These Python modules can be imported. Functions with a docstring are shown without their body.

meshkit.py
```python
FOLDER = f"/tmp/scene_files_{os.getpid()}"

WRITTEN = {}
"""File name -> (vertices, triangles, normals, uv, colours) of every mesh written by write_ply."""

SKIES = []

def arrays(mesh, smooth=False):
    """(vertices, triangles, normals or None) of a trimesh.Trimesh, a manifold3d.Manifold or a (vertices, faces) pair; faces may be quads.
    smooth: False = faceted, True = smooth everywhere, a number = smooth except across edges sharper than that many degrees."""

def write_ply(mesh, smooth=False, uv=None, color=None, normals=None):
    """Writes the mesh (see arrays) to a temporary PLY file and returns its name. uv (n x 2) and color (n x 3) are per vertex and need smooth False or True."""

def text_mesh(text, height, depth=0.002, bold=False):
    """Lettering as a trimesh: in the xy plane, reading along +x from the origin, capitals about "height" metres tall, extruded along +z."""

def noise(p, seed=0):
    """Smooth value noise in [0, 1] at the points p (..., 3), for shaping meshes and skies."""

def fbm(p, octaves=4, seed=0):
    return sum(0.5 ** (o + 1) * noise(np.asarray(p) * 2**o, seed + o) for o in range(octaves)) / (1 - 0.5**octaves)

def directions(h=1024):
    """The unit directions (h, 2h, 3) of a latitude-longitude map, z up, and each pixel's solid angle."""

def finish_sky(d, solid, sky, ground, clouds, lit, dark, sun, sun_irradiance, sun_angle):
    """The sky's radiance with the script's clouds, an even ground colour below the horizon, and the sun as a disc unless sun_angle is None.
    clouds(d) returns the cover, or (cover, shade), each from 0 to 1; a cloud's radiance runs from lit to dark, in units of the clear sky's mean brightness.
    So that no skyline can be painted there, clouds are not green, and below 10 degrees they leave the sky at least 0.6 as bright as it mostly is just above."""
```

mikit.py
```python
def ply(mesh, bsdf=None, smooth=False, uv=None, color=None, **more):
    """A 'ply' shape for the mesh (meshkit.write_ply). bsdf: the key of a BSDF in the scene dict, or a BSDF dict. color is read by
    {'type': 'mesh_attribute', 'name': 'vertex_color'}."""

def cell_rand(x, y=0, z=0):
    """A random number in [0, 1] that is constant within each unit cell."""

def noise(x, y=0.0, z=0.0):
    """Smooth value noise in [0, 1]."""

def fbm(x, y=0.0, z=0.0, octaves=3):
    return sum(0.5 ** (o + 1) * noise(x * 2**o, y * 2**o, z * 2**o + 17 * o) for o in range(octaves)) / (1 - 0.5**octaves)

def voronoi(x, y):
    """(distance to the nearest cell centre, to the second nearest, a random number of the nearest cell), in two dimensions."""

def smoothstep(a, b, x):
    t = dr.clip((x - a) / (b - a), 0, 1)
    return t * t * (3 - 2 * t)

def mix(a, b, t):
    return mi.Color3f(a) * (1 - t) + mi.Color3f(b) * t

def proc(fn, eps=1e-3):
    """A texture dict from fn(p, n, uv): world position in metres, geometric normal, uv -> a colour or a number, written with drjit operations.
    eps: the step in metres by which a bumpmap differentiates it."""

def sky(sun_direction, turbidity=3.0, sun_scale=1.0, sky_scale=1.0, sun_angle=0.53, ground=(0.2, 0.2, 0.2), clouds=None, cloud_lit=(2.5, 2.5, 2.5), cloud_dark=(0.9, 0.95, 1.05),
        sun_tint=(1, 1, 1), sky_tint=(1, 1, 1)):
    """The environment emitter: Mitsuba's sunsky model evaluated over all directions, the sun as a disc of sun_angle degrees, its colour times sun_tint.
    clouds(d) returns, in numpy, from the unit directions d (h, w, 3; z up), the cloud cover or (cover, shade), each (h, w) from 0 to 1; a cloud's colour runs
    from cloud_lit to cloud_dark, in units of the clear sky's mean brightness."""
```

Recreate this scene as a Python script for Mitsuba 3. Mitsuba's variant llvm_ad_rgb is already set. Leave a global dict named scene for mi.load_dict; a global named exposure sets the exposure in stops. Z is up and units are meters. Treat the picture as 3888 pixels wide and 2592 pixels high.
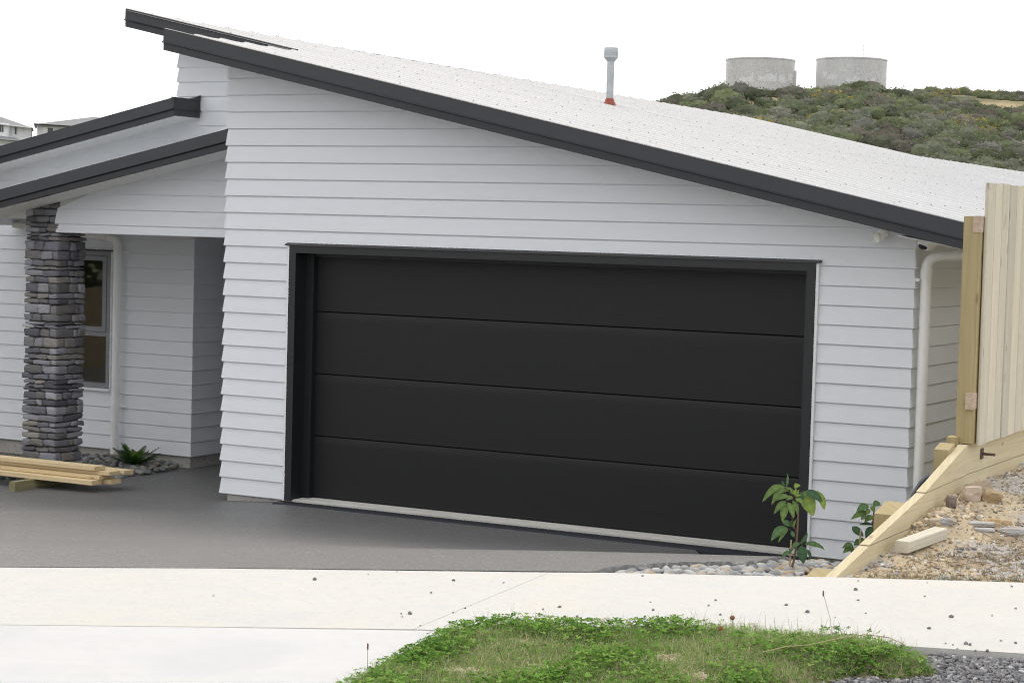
import math, random
import numpy as np, trimesh
import drjit as dr, mitsuba as mi
import mikit, meshkit
from mikit import fbm, noise, voronoi, cell_rand, smoothstep, mix
from shapely.geometry import Polygon, Point
from shapely import contains_xy
import shapely

rng = np.random.default_rng(7)
T = mi.ScalarTransform4f
scene, labels = {}, {}

# ------------------------------------------------------------------ camera, sky, exposure
CAM = np.array([11.02, -14.7, 2.44])
YAW, PITCH, ROLL = -0.50139313, 0.05513021, -0.0272476


def camera_axes(a, b, r):
    f = np.array([math.sin(a) * math.cos(b), math.cos(a) * math.cos(b), -math.sin(b)])
    rt = np.array([math.cos(a), -math.sin(a), 0.0])
    dn = np.cross(f, rt)
    cr, sr = math.cos(r), math.sin(r)
    return cr * rt + sr * dn, -sr * rt + cr * dn, f


RIGHT, DOWN, FWD = camera_axes(YAW, PITCH, ROLL)
M = np.eye(4)
M[:3, 0], M[:3, 1], M[:3, 2], M[:3, 3] = -RIGHT, -DOWN, FWD, CAM
scene['camera'] = {'type': 'perspective', 'fov': 2 * math.degrees(math.atan(1 / 3.92176)), 'fov_axis': 'x',
                   'near_clip': 0.1, 'far_clip': 3000.0, 'to_world': T(M)}


def cloud_deck(d):
    n = meshkit.fbm(d * np.array([2.2, 2.2, 4.0]), 4, 3)
    shade = np.clip(0.30 * (1 - d[..., 2]) + 0.5 * (n - 0.5), 0, 1)
    return np.ones(d.shape[:2]), shade


scene['sky'] = mikit.sky((-0.35, 0.55, 0.76), turbidity=3, sun_scale=0.10, sun_angle=30, clouds=cloud_deck,
                         cloud_lit=(2.5, 2.5, 2.5), cloud_dark=(1.2, 1.22, 1.27), ground=(0.22, 0.21, 0.19))
exposure = 2.62

# ------------------------------------------------------------------ materials


def P(key, color, rough=0.5, **more):
    two = more.pop('two', True)
    if not isinstance(color, dict):
        color = {'type': 'rgb', 'value': list(color)}
    b = {'type': 'principled', 'base_color': color, 'roughness': rough, **more}
    scene[key] = {'type': 'twosided', 'bsdf': b} if two else b
    return key


def PB(key, color, bump, scale, rough=0.8, **more):
    if not isinstance(color, dict):
        color = {'type': 'rgb', 'value': list(color)}
    scene[key] = {'type': 'twosided', 'bsdf': {'type': 'bumpmap', 'arbitrary': bump, 'scale': scale,
                  'bsdf': {'type': 'principled', 'base_color': color, 'roughness': rough, **more}}}
    return key


VC = {'type': 'mesh_attribute', 'name': 'vertex_color'}
P('mat_board', mikit.proc(lambda p, n, uv: mix((.672, .695, .738), (.690, .712, .752), fbm(p.x * .8, p.y * .8, p.z * 1.1, 2))), .5)
P('mat_trim_white', (.72, .74, .76), .45)
P('mat_soffit', (.62, .63, .62), .6)
P('mat_fascia', mikit.proc(lambda p, n, uv: mix((.0150, .0165, .0225), (.0210, .0230, .0300), fbm(p.x * 2.3, p.y * 2.3, p.z * 5, 3))), .33)
P('mat_door', mikit.proc(lambda p, n, uv: mix((.0075, .0078, .0088), (.0105, .0108, .0118), fbm(p.x * 5, p.y * 3, p.z * 60, 3))), .5, specular=.35)
P('mat_door_frame', (.012, .0135, .016), .42)
P('mat_roof', mikit.proc(lambda p, n, uv: mix((.385, .396, .412), (.44, .449, .462), fbm(p.x * .7, p.y * 5, 0, 3))), .4)
P('mat_screw', (.22, .22, .225), .5)
P('mat_pvc', (.80, .80, .79), .28)
P('mat_aluminium', (.20, .21, .23), .45)
P('mat_dark', (.02, .02, .02), .7)
P('mat_room', (.42, .40, .36), .9)
P('mat_galv', mikit.proc(lambda p, n, uv: mix((.36, .39, .41), (.50, .53, .55), fbm(p.x * 30, p.y * 30, p.z * 12, 3))), .38, metallic=.75)
P('mat_collar', (.30, .075, .05), .6)
P('mat_lens', (.012, .012, .03), .12)
P('mat_grate', (.028, .032, .042), .5)
P('mat_conduit', (.13, .14, .16), .4)
P('mat_rust', (.10, .065, .05), .75)
scene['mat_glass'] = {'type': 'thindielectric', 'int_ior': 1.5}


def asphalt(p, n, uv):
    g = noise(p.x * 160, p.y * 160, p.z * 60)
    g2 = noise(p.x * 70 + 9, p.y * 70, p.z * 30)
    big = fbm(p.x * .9, p.y * .9, 0, 3)
    base = mix((.064, .0640, .065), (.150, .150, .151), g * .65 + g2 * .35)
    base = base * (0.88 + 0.28 * big)
    spark = smoothstep(.93, .98, cell_rand(p.x * 120, p.y * 120, 3)) * smoothstep(.35, .8, g2)
    return mix(base, (.30, .29, .28), spark * .6)


def asphalt_bump(p, n, uv):
    return noise(p.x * 150, p.y * 150, 0) * .6 + noise(p.x * 62, p.y * 62, 0) * .4


PB('mat_asphalt', mikit.proc(asphalt), mikit.proc(asphalt_bump, 2e-3), .0035, .5, specular=.5)


def path_concrete(p, n, uv):
    w = fbm(p.x * 1.3, p.y * 1.3, 0, 4)
    f = fbm(p.x * 26, p.y * 26, 0, 3)
    c = mix((.450, .443, .420), (.505, .498, .476), w * .5 + f * .5)
    st = smoothstep(.56, .78, fbm(p.x * 2.1 + 31, p.y * 2.1, 0, 3))
    c = mix(c, (.515, .480, .42), st * .3)
    gr = smoothstep(.58, .8, fbm(p.x * 3.4 + p.y * 1.2, p.y * 6.0 - p.x * 2.2 + 7, 0, 4))
    c = mix(c, (.44, .445, .455), gr * .4)
    pit = smoothstep(.80, .86, noise(p.x * 85, p.y * 85, 0))
    return c * (1 - pit * .07)


PB('mat_path', mikit.proc(path_concrete), mikit.proc(lambda p, n, uv: fbm(p.x * 60, p.y * 60, 0, 3), 3e-3), .0022, .85)


def smooth_concrete(p, n, uv):
    w = fbm(p.x * .9 + p.y * .5, p.y * 3.0 - p.x * 1.9, 0, 4)
    f = fbm(p.x * 20, p.y * 20, 0, 3)
    c = mix((.45, .453, .458), (.52, .52, .518), w * .7 + f * .3)
    st = smoothstep(.6, .75, fbm(p.x * 1.5 + 4, p.y * 1.5 + 9, 0, 3))
    return mix(c, (.43, .44, .455), st * .5)


P('mat_crossing', mikit.proc(smooth_concrete), .7)


def foundation(p, n, uv):
    w = fbm(p.x * 5, p.y * 5, p.z * 7, 4)
    c = mix((.33, .32, .295), (.46, .45, .42), w)
    sp = smoothstep(.70, .76, noise(p.x * 34, p.y * 34, p.z * 34))
    return mix(c, (.17, .165, .155), sp * .5)


P('mat_foundation', mikit.proc(foundation), .85)
P('mat_sill', mikit.proc(lambda p, n, uv: mix((.40, .395, .365), (.52, .515, .485), fbm(p.x * 3, p.y * 14, 0, 3))), .8)


def grained(lo, hi, knot, seedy):
    # uv: u along the length in metres, v across in metres
    def fn(p, n, uv):
        u, v = uv.x, uv.y
        warp = fbm(u * 1.6, v * 9 + seedy, 0, 3)
        ring = fbm(u * 2.2, (v + warp * .05) * 95 + seedy, seedy, 3)
        fine = noise(u * 14, v * 620, seedy)
        c = mix(lo, hi, ring * .75 + fine * .25)
        kx, ky = u * 2.3 + seedy, v * 7.0
        d1, d2, k = voronoi(kx, ky + dr.floor(v) * 3)
        kn = (1 - smoothstep(.035, .10, d1)) * dr.select(k > .55, 1.0, 0.0)
        return mix(c, knot, kn * .75)
    return mikit.proc(fn)


P('mat_pine', grained((.52, .40, .22), (.70, .57, .355), (.33, .20, .10), 2.0), .65)
P('mat_sleeper', grained((.44, .375, .235), (.60, .525, .36), (.30, .22, .13), 11.0), .7)
P('mat_paling', grained((.43, .395, .315), (.60, .565, .47), (.30, .25, .18), 23.0), .75)
P('mat_paling_b', grained((.47, .425, .33), (.66, .61, .50), (.34, .27, .19), 29.0), .75)
P('mat_paling_c', grained((.37, .345, .285), (.54, .505, .42), (.26, .22, .16), 31.0), .75)
P('mat_post', grained((.26, .205, .095), (.42, .345, .19), (.19, .135, .07), 37.0), .7)
P('mat_greenpost', grained((.15, .145, .075), (.27, .25, .14), (.11, .09, .05), 53.0), .7)
P('mat_endgrain', mikit.proc(lambda p, n, uv: mix((.36, .25, .13), (.52, .40, .25), noise(p.x * 60, p.y * 60, p.z * 220))), .8)
P('mat_rail_end', mikit.proc(lambda p, n, uv: mix((.36, .27, .20), (.52, .42, .33), noise(p.x * 50, p.y * 50, p.z * 180))), .8)


def soil(p, n, uv):
    w = fbm(p.x * 4, p.y * 4, p.z * 4, 4)
    f = fbm(p.x * 45, p.y * 45, p.z * 45, 3)
    c = mix((.27, .215, .14), (.53, .44, .305), w * .45 + f * .55)
    grey = smoothstep(.50, .62, fbm(p.x * 3.1 + 5, p.y * 3.1, 0, 4))
    c = mix(c, mix((.19, .185, .18), (.46, .45, .44), f), grey * .8)
    br = smoothstep(.55, .68, fbm(p.x * 5.3, p.y * 5.3 + 40, 0, 3))
    return mix(c, mix((.14, .10, .07), (.26, .20, .14), f), br * .6)


P('mat_soil', mikit.proc(soil), .95)
P('mat_litter', mikit.proc(lambda p, n, uv: mix((.14, .125, .07), (.44, .38, .26), fbm(p.x * 40, p.y * 40, 0, 3))), .95)
P('mat_gravel_ground', mikit.proc(lambda p, n, uv: mix((.05, .05, .055), (.19, .19, .20), fbm(p.x * 90, p.y * 90, 0, 3))), .9)
P('mat_ground', mikit.proc(lambda p, n, uv: mix((.07, .085, .04), (.14, .14, .08), fbm(p.x * .6, p.y * .6, 0, 4))), .95)
P('mat_bed', (.10, .095, .085), .95)
P('mat_vertex', VC, .75)
P('mat_stone', VC, .72)
scene['mat_leaf'] = {'type': 'principledthin', 'base_color': VC, 'roughness': .38, 'diff_trans': .55, 'spec_trans': 0.0, 'eta': 1.45}
scene['mat_blade'] = {'type': 'principledthin', 'base_color': VC, 'roughness': .5, 'diff_trans': 1.0, 'spec_trans': 0.0, 'eta': 1.4}
scene['mat_scrub'] = {'type': 'principledthin', 'base_color': VC, 'roughness': .7, 'diff_trans': .5, 'spec_trans': 0.0, 'eta': 1.3}
P('mat_stem', mikit.proc(lambda p, n, uv: mix((.10, .062, .035), (.20, .13, .075), fbm(p.x * 70, p.y * 70, p.z * 30, 3))), .7)
P('mat_stem_red', (.085, .035, .03), .5)
P('mat_stake', (.38, .29, .18), .8)


def tank(p, n, uv):
    w = fbm(p.x * .22, p.y * .22, p.z * .22, 2)
    st = noise(p.x * .8, p.y * .8, p.z * .12)
    return mix((.48, .476, .476), (.62, .616, .616), w * .6 + st * .4)


P('mat_tank', mikit.proc(tank), .9)
P('mat_tank_patch', (.66, .66, .67), .9)
P('mat_far_wall', mikit.proc(lambda p, n, uv: mix((.76, .77, .78), (.82, .83, .84), noise(p.x * .4, p.y * .4, p.z * 5.5))), .7)
P('mat_far_wall_grey', mikit.proc(lambda p, n, uv: mix((.56, .57, .59), (.64, .65, .67), noise(p.x * .4, p.y * .4, p.z * 5.5))), .7)
P('mat_far_roof', mikit.proc(lambda p, n, uv: mix((.16, .165, .18), (.22, .225, .24), fbm(p.x * .8, p.y * .8, p.z * 7, 2))), .7)
P('mat_far_glass', (.05, .055, .06), .15)
P('mat_hill', mikit.proc(lambda p, n, uv: mix((.05, .06, .03), (.30, .24, .14), smoothstep(.35, .75, fbm(p.x * .08, p.y * .08, p.z * .1, 4)))), .95)

# ------------------------------------------------------------------ helpers


def num(key):
    if key not in scene and key not in labels and not any(k.startswith(key + '__') for k in scene):
        return key
    i = 1
    while f'{key}_{i:03d}' in scene or f'{key}_{i:03d}' in labels or any(k.startswith(f'{key}_{i:03d}__') for k in scene):
        i += 1
    return f'{key}_{i:03d}'


_count = {}


def part(holder, name, mesh, mat, **kw):
    """One entry under its holder, numbered."""
    base = f'{holder}__{name}'
    n = _count.get(base, 0)
    _count[base] = n + 1
    key = base if n == 0 else f'{base}_{n:03d}'
    scene[key] = mikit.ply(mesh, mat, **kw)
    return key


def copy_part(holder, name, shape, mat, tw):
    base = f'{holder}__{name}'
    n = _count.get(base, 0)
    _count[base] = n + 1
    key = base if n == 0 else f'{base}_{n:03d}'
    scene[key] = {**shape, 'bsdf': {'type': 'ref', 'id': mat}, 'to_world': tw}
    return key


def thing(name, label, cat, group=None):
    key = num(name)
    labels[key] = {'label': label, 'category': cat}
    if group:
        labels[key]['group'] = group
    return key


def solid(name, mesh, mat, label, cat, group=None, **kw):
    key = thing(name, label, cat, group)
    scene[key] = mikit.ply(mesh, mat, **kw)
    return key


def struct(name, mesh, mat, label=None, kind='structure', **kw):
    scene[name] = mikit.ply(mesh, mat, **kw)
    labels[name] = {'kind': kind}
    if label:
        labels[name]['label'] = label
    return name


def tm(v, f):
    return trimesh.Trimesh(np.asarray(v, float), np.asarray(f), process=False)


def cat(ms):
    return trimesh.util.concatenate(ms)


BOXF = np.array([[0, 2, 1], [0, 3, 2], [4, 5, 6], [4, 6, 7], [0, 1, 5], [0, 5, 4], [1, 2, 6], [1, 6, 5], [2, 3, 7], [2, 7, 6], [3, 0, 4], [3, 4, 7]])


def hexa(p):
    """8 corners: bottom ring 0-3 counter-clockwise seen from above, top ring 4-7."""
    return tm(p, BOXF)


def box(x0, x1, y0, y1, z0, z1):
    return hexa([(x0, y0, z0), (x1, y0, z0), (x1, y1, z0), (x0, y1, z0), (x0, y0, z1), (x1, y0, z1), (x1, y1, z1), (x0, y1, z1)])


def sweep(profile, a, b, cap=True):
    """profile: closed list of 3D offsets, swept from point a to b."""
    pr = np.asarray(profile, float)
    n = len(pr)
    v = np.vstack([pr + a, pr + b])
    f = []
    for i in range(n):
        j = (i + 1) % n
        f += [[i, j, n + j], [i, n + j, n + i]]
    m = tm(v, f)
    if cap:
        c0, c1 = len(v), len(v) + 1
        v = np.vstack([v, pr.mean(0) + a, pr.mean(0) + b])
        for i in range(n):
            j = (i + 1) % n
            f += [[c0, j, i], [c1, n + i, n + j]]
        m = tm(v, f)
    return m


def tube(pts, r, sides=12, cap=True):
    p = np.asarray(pts, float)
    r = np.broadcast_to(r, (len(p),)).astype(float)
    t = np.gradient(p, axis=0)
    t /= np.linalg.norm(t, axis=1, keepdims=True)
    a = np.cross(t[0], [0, 0, 1.0] if abs(t[0][2]) < .9 else [1.0, 0, 0])
    a /= np.linalg.norm(a)
    v = []
    ang = np.arange(sides) * 2 * np.pi / sides
    for i in range(len(p)):
        a = a - t[i] * (a @ t[i])
        a /= np.linalg.norm(a)
        b = np.cross(t[i], a)
        v.append(p[i] + r[i] * (np.cos(ang)[:, None] * a + np.sin(ang)[:, None] * b))
    v = np.vstack(v)
    f = []
    for i in range(len(p) - 1):
        for j in range(sides):
            k = (j + 1) % sides
            f += [[i * sides + j, i * sides + k, (i + 1) * sides + k], [i * sides + j, (i + 1) * sides + k, (i + 1) * sides + j]]
    if cap:
        v = np.vstack([v, p[0], p[-1]])
        c0, c1, o = len(v) - 2, len(v) - 1, (len(p) - 1) * sides
        for j in range(sides):
            k = (j + 1) % sides
            f += [[c0, k, j], [c1, o + j, o + k]]
    return tm(v, f)


def lathe(profile, center=(0, 0, 0), sides=32):
    pr = np.asarray(profile, float)
    ang = np.arange(sides) * 2 * np.pi / sides
    v = np.stack([pr[:, None, 0] * np.cos(ang), pr[:, None, 0] * np.sin(ang), np.repeat(pr[:, 1:2], sides, 1)], -1).reshape(-1, 3) + center
    f = []
    for i in range(len(pr) - 1):
        for j in range(sides):
            k = (j + 1) % sides
            f += [[i * sides + j, i * sides + k, (i + 1) * sides + k], [i * sides + j, (i + 1) * sides + k, (i + 1) * sides + j]]
    return tm(v, f)


def timber(a, b, w_dir, w, h_dir, h, ch=.003):
    """A sawn timber from a to b (the middle of its ends), w along w_dir and h along h_dir, arrises eased; returns (mesh, uv)."""
    a, b, wd, hd = (np.asarray(x, float) for x in (a, b, w_dir, h_dir))
    L = np.linalg.norm(b - a)
    pr = [(-w / 2 + ch, -h / 2), (w / 2 - ch, -h / 2), (w / 2, -h / 2 + ch), (w / 2, h / 2 - ch), (w / 2 - ch, h / 2), (-w / 2 + ch, h / 2), (-w / 2, h / 2 - ch), (-w / 2, -h / 2 + ch)]
    n = len(pr)
    per = np.cumsum([0] + [math.dist(pr[i], pr[(i + 1) % n]) for i in range(n)])
    off = rng.uniform(0, 40, 2)
    v, uv, f = [], [], []
    for i in range(n):
        j = (i + 1) % n
        o = len(v)
        for (e, q, s) in ((a, i, 0), (a, j, 1), (b, j, 1), (b, i, 0)):
            v.append(e + wd * pr[q][0] + hd * pr[q][1])
            uv.append((off[0] + (L if e is b else 0), off[1] + (per[i + 1] if s else per[i])))
        f += [[o, o + 1, o + 2], [o, o + 2, o + 3]]
    for e, sg in ((a, -1), (b, 1)):
        o = len(v)
        for q in range(n):
            v.append(e + wd * pr[q][0] + hd * pr[q][1])
            uv.append((off[0] + pr[q][0] * .4, off[1] + pr[q][1] + pr[q][0]))
        for q in range(1, n - 1):
            f.append([o, o + q, o + q + 1] if sg > 0 else [o, o + q + 1, o + q])
    m = tm(v, f)
    if m.volume < 0:
        m.invert()
    return m, np.array(uv)


def planar_uv(m, along, across):
    v = np.asarray(m.vertices)
    return np.stack([v @ np.asarray(along, float), v @ np.asarray(across, float)], 1)


def unmerge(m):
    v = np.asarray(m.vertices)[np.asarray(m.faces).ravel()]
    return tm(v, np.arange(len(v)).reshape(-1, 3))


def scatter(tv, tf, mats, pos, colors, jitter=0.0):
    """Many copies of one small mesh as one mesh with a colour per copy."""
    n, k = len(pos), len(tv)
    v = np.einsum('nij,kj->nki', mats, tv) + pos[:, None, :]
    f = (tf[None] + (np.arange(n) * k)[:, None, None]).reshape(-1, 3)
    c = np.repeat(colors, k, 0)
    if jitter:
        c = np.clip(c * (1 + jitter * rng.standard_normal((len(c), 1))), 0, 1)
    return tm(v.reshape(-1, 3), f), c


def rotations(n, tilt=math.pi):
    """n random rotations; tilt limits the lean from upright."""
    z, th, ph = rng.uniform(0, 2 * np.pi, n), rng.uniform(0, tilt, n), rng.uniform(0, 2 * np.pi, n)
    def rz(a):
        m = np.zeros((n, 3, 3)); m[:, 0, 0] = m[:, 1, 1] = np.cos(a); m[:, 0, 1] = -np.sin(a); m[:, 1, 0] = np.sin(a); m[:, 2, 2] = 1
        return m
    rx = np.zeros((n, 3, 3)); rx[:, 0, 0] = 1; rx[:, 1, 1] = rx[:, 2, 2] = np.cos(th); rx[:, 1, 2] = -np.sin(th); rx[:, 2, 1] = np.sin(th)
    return rz(ph) @ rx @ rz(z)


def points_in(poly, n):
    x0, y0, x1, y1 = poly.bounds
    out = []
    while sum(map(len, out)) < n:
        q = rng.uniform((x0, y0), (x1, y1), (n * 3, 2))
        out.append(q[contains_xy(poly, q[:, 0], q[:, 1])])
    return np.vstack(out)[:n]


def spaced(poly, r, tries, warp=None):
    pts = points_in(poly, tries)
    keep, cells = [], {}
    for p in pts:
        c = (int(p[0] // r), int(p[1] // r))
        if all((p[0] - q[0]) ** 2 + (p[1] - q[1]) ** 2 >= r * r for a in (-1, 0, 1) for b in (-1, 0, 1) for q in cells.get((c[0] + a, c[1] + b), [])):
            keep.append(p)
            cells.setdefault(c, []).append(p)
    return np.array(keep)


def grid(xs, ys, fn):
    X, Y = np.meshgrid(xs, ys, indexing='ij')
    v = np.stack([X, Y, fn(X, Y)], -1).reshape(-1, 3)
    nx, ny = len(xs), len(ys)
    i, j = np.meshgrid(np.arange(nx - 1), np.arange(ny - 1), indexing='ij')
    a = (i * ny + j).ravel()
    f = np.vstack([np.stack([a, a + ny, a + ny + 1], 1), np.stack([a, a + ny + 1, a + 1], 1)])
    return tm(v, f)


def slab(pts, z0, z1):
    m = trimesh.creation.extrude_polygon(Polygon(pts), z1 - z0, engine='earcut')
    m.apply_translation((0, 0, z0))
    return m


# ------------------------------------------------------------------ the lie of the land
E0, UD, ND = np.array([7.872, -5.771]), np.array([.839, .544]), np.array([-.544, .839])     # kerb-side frame: along the street, and into the section
FAR = np.array([(-6.0, -16.4), (4.694, -7.91), (5.451, -7.351), (6.961, -6.324), (7.872, -5.771), (8.661, -5.34), (13.0, -2.9)])
NEAR = np.array([(-5.2, -17.5), (5.589, -8.866), (6.267, -8.42), (6.965, -7.98), (8.648, -7.117), (9.084, -6.973), (13.4, -4.6)])
PATH_Z = .86


def street(x, y):
    q = np.stack([np.asarray(x) - E0[0], np.asarray(y) - E0[1]], -1)
    return q @ UD, q @ ND


_ft, _fs = street(FAR[:, 0], FAR[:, 1])


def drive_z(x, y):
    x, y = np.asarray(x, float), np.asarray(y, float)
    t, s = street(x, y)
    s = np.maximum(s - np.interp(t, _ft, _fs), 0)
    g = np.maximum(0, -.50 - y)
    q = s - .95
    q = .5 * (q + np.sqrt(q * q + .05))
    p = q / (q + g + 1e-6)
    zap = np.interp(x, [-3.5, -1.8, -.2, .75, 6.4], [-.17, -.135, -.095, -.035, -.045])
    sh = .045 * np.minimum(s, .95) / .95 * (1 - p) + (1 - (1 - p) ** 1.18)
    sh = np.clip(sh, 0, 1)
    return .865 + (zap - .865) * sh


ss = np.concatenate([np.linspace(0, 2.2, 56), np.linspace(2.2, 16, 120)[1:]])
ts = np.concatenate([np.arange(-16, -2.2, .1), np.arange(-2.2, .45, .02)])
TT, SS = np.meshgrid(ts, ss, indexing='ij')
S2 = SS + np.interp(TT, _ft, _fs)
XX, YY = E0[0] + UD[0] * TT + ND[0] * S2, E0[1] + UD[1] * TT + ND[1] * S2
BED_EDGE = np.array([(6.905, -6.40), (6.92, -6.10), (7.02, -5.82), (7.20, -5.58), (7.36, -5.36), (7.30, -4.9), (7.0, -3.2), (6.75, -1.0), (6.6, .2), (6.5, 3)])
wob = .010 * np.sin(XX * 41) + .008 * np.sin(YY * 57 + 1)
ex = np.interp(YY, BED_EDGE[:, 1], BED_EDGE[:, 0])
sunk = np.clip((XX + wob - ex) / .03, 0, 1)
ok = (XX < 7.78) & (YY < 6) & (XX > -12)
idx = np.arange(TT.size).reshape(TT.shape)
i, j = np.meshgrid(np.arange(len(ts) - 1), np.arange(len(ss) - 1), indexing='ij')
cell = ok[i, j] & ok[i + 1, j] & ok[i, j + 1] & ok[i + 1, j + 1]
a, b, c, d = idx[i, j][cell], idx[i + 1, j][cell], idx[i + 1, j + 1][cell], idx[i, j + 1][cell]
dv = np.stack([XX, YY, drive_z(XX, YY) - .085 * sunk + .004 * (meshkit.noise(np.stack([XX * 1.5, YY * 1.5, XX * 0], -1)) - .5)], -1).reshape(-1, 3)
top = np.vstack([np.stack([a, b, c], 1), np.stack([a, c, d], 1)])
edge = idx[:, 0][ok[:, 0]]
ev = dv[edge]
skirt_v = np.vstack([ev, ev - [0, 0, .06]])
ne = len(ev)
skirt_f = np.array([[q, q + 1, ne + q] for q in range(ne - 1)] + [[q + 1, ne + q + 1, ne + q] for q in range(ne - 1)])
struct('driveway', cat([tm(dv, top), tm(skirt_v, skirt_f)]), 'mat_asphalt', 'dark asphalt driveway dipping down to the garage door', smooth=40)

# footpath in slabs; the far-left joint lies outside the frame
JF, JN = np.array([6.746, -6.482]), np.array([6.932, -7.985])
labels['footpath'] = {'kind': 'structure', 'label': 'pale broom-finished concrete footpath strewn with gravel'}


def offset_line(pts, d):
    n = np.gradient(pts, axis=0)
    n = np.stack([-n[:, 1], n[:, 0]], 1) / np.linalg.norm(n, axis=1, keepdims=True)
    return pts + n * d


def path_slab(far, near, mat, name):
    poly = np.vstack([far, near[::-1]])
    m = slab(poly, PATH_Z - .11, PATH_Z)
    part('footpath', name, m, mat)


jl = JF + (JN - JF) / np.linalg.norm(JN - JF) * 0
dx = np.array([.0014, 0])
path_slab(np.vstack([FAR[:3], [JF - dx]]), np.vstack([NEAR[:3], [JN - dx]]), 'mat_path', 'slab')
path_slab(np.vstack([[JF + dx], FAR[3:]]), np.vstack([[JN + dx], NEAR[4:]]), 'mat_path', 'slab')
g = np.vstack([FAR, NEAR[::-1]])
part('footpath', 'bedding', slab(g, PATH_Z - .14, PATH_Z - .0055), 'mat_path')
CROSS_R = np.array([(6.965, -7.992), (7.09, -7.94), (7.12, -8.05), (7.13, -8.45), (7.27, -9.0), (7.75, -10.6), (8.1, -11.6)])
cross_poly = np.vstack([NEAR[:4] + [.0005, -.001], CROSS_R[1:], [(-2.0, -19.5)]])
struct('vehicle_crossing', slab(cross_poly, PATH_Z - .12, PATH_Z - .002), 'mat_crossing', 'smooth pale concrete vehicle crossing')

# ground sheet out to the horizon


def ground_z(x, y):
    t, s = street(x, y)
    return np.where(s < 0, .78, np.maximum(.78 - s * .42, -.6)) - .0 * t


gx = np.unique(np.concatenate([np.linspace(-900, 900, 40), np.linspace(-40, 60, 101)]))
gy = np.unique(np.concatenate([np.linspace(-900, 900, 40), np.linspace(-40, 40, 81)]))
struct('ground', grid(gx, gy, ground_z), 'mat_ground')
road = np.array([E0 + UD * t + ND * s for t, s in ((-40, -4.3), (40, -4.3), (40, -11.5), (-40, -11.5))])
struct('road', slab(road, .70, .79), 'mat_asphalt')

# ------------------------------------------------------------------ the house
H = thing('house', 'white weatherboard house with black sectional garage door, dark fascias and pale corrugated roof', 'house')
SL = .2145                   # fall of every roof, about 12 degrees
KTOP = 4.063                 # garage fascia top: z = KTOP - SL * x
ROW0 = -.017


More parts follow.
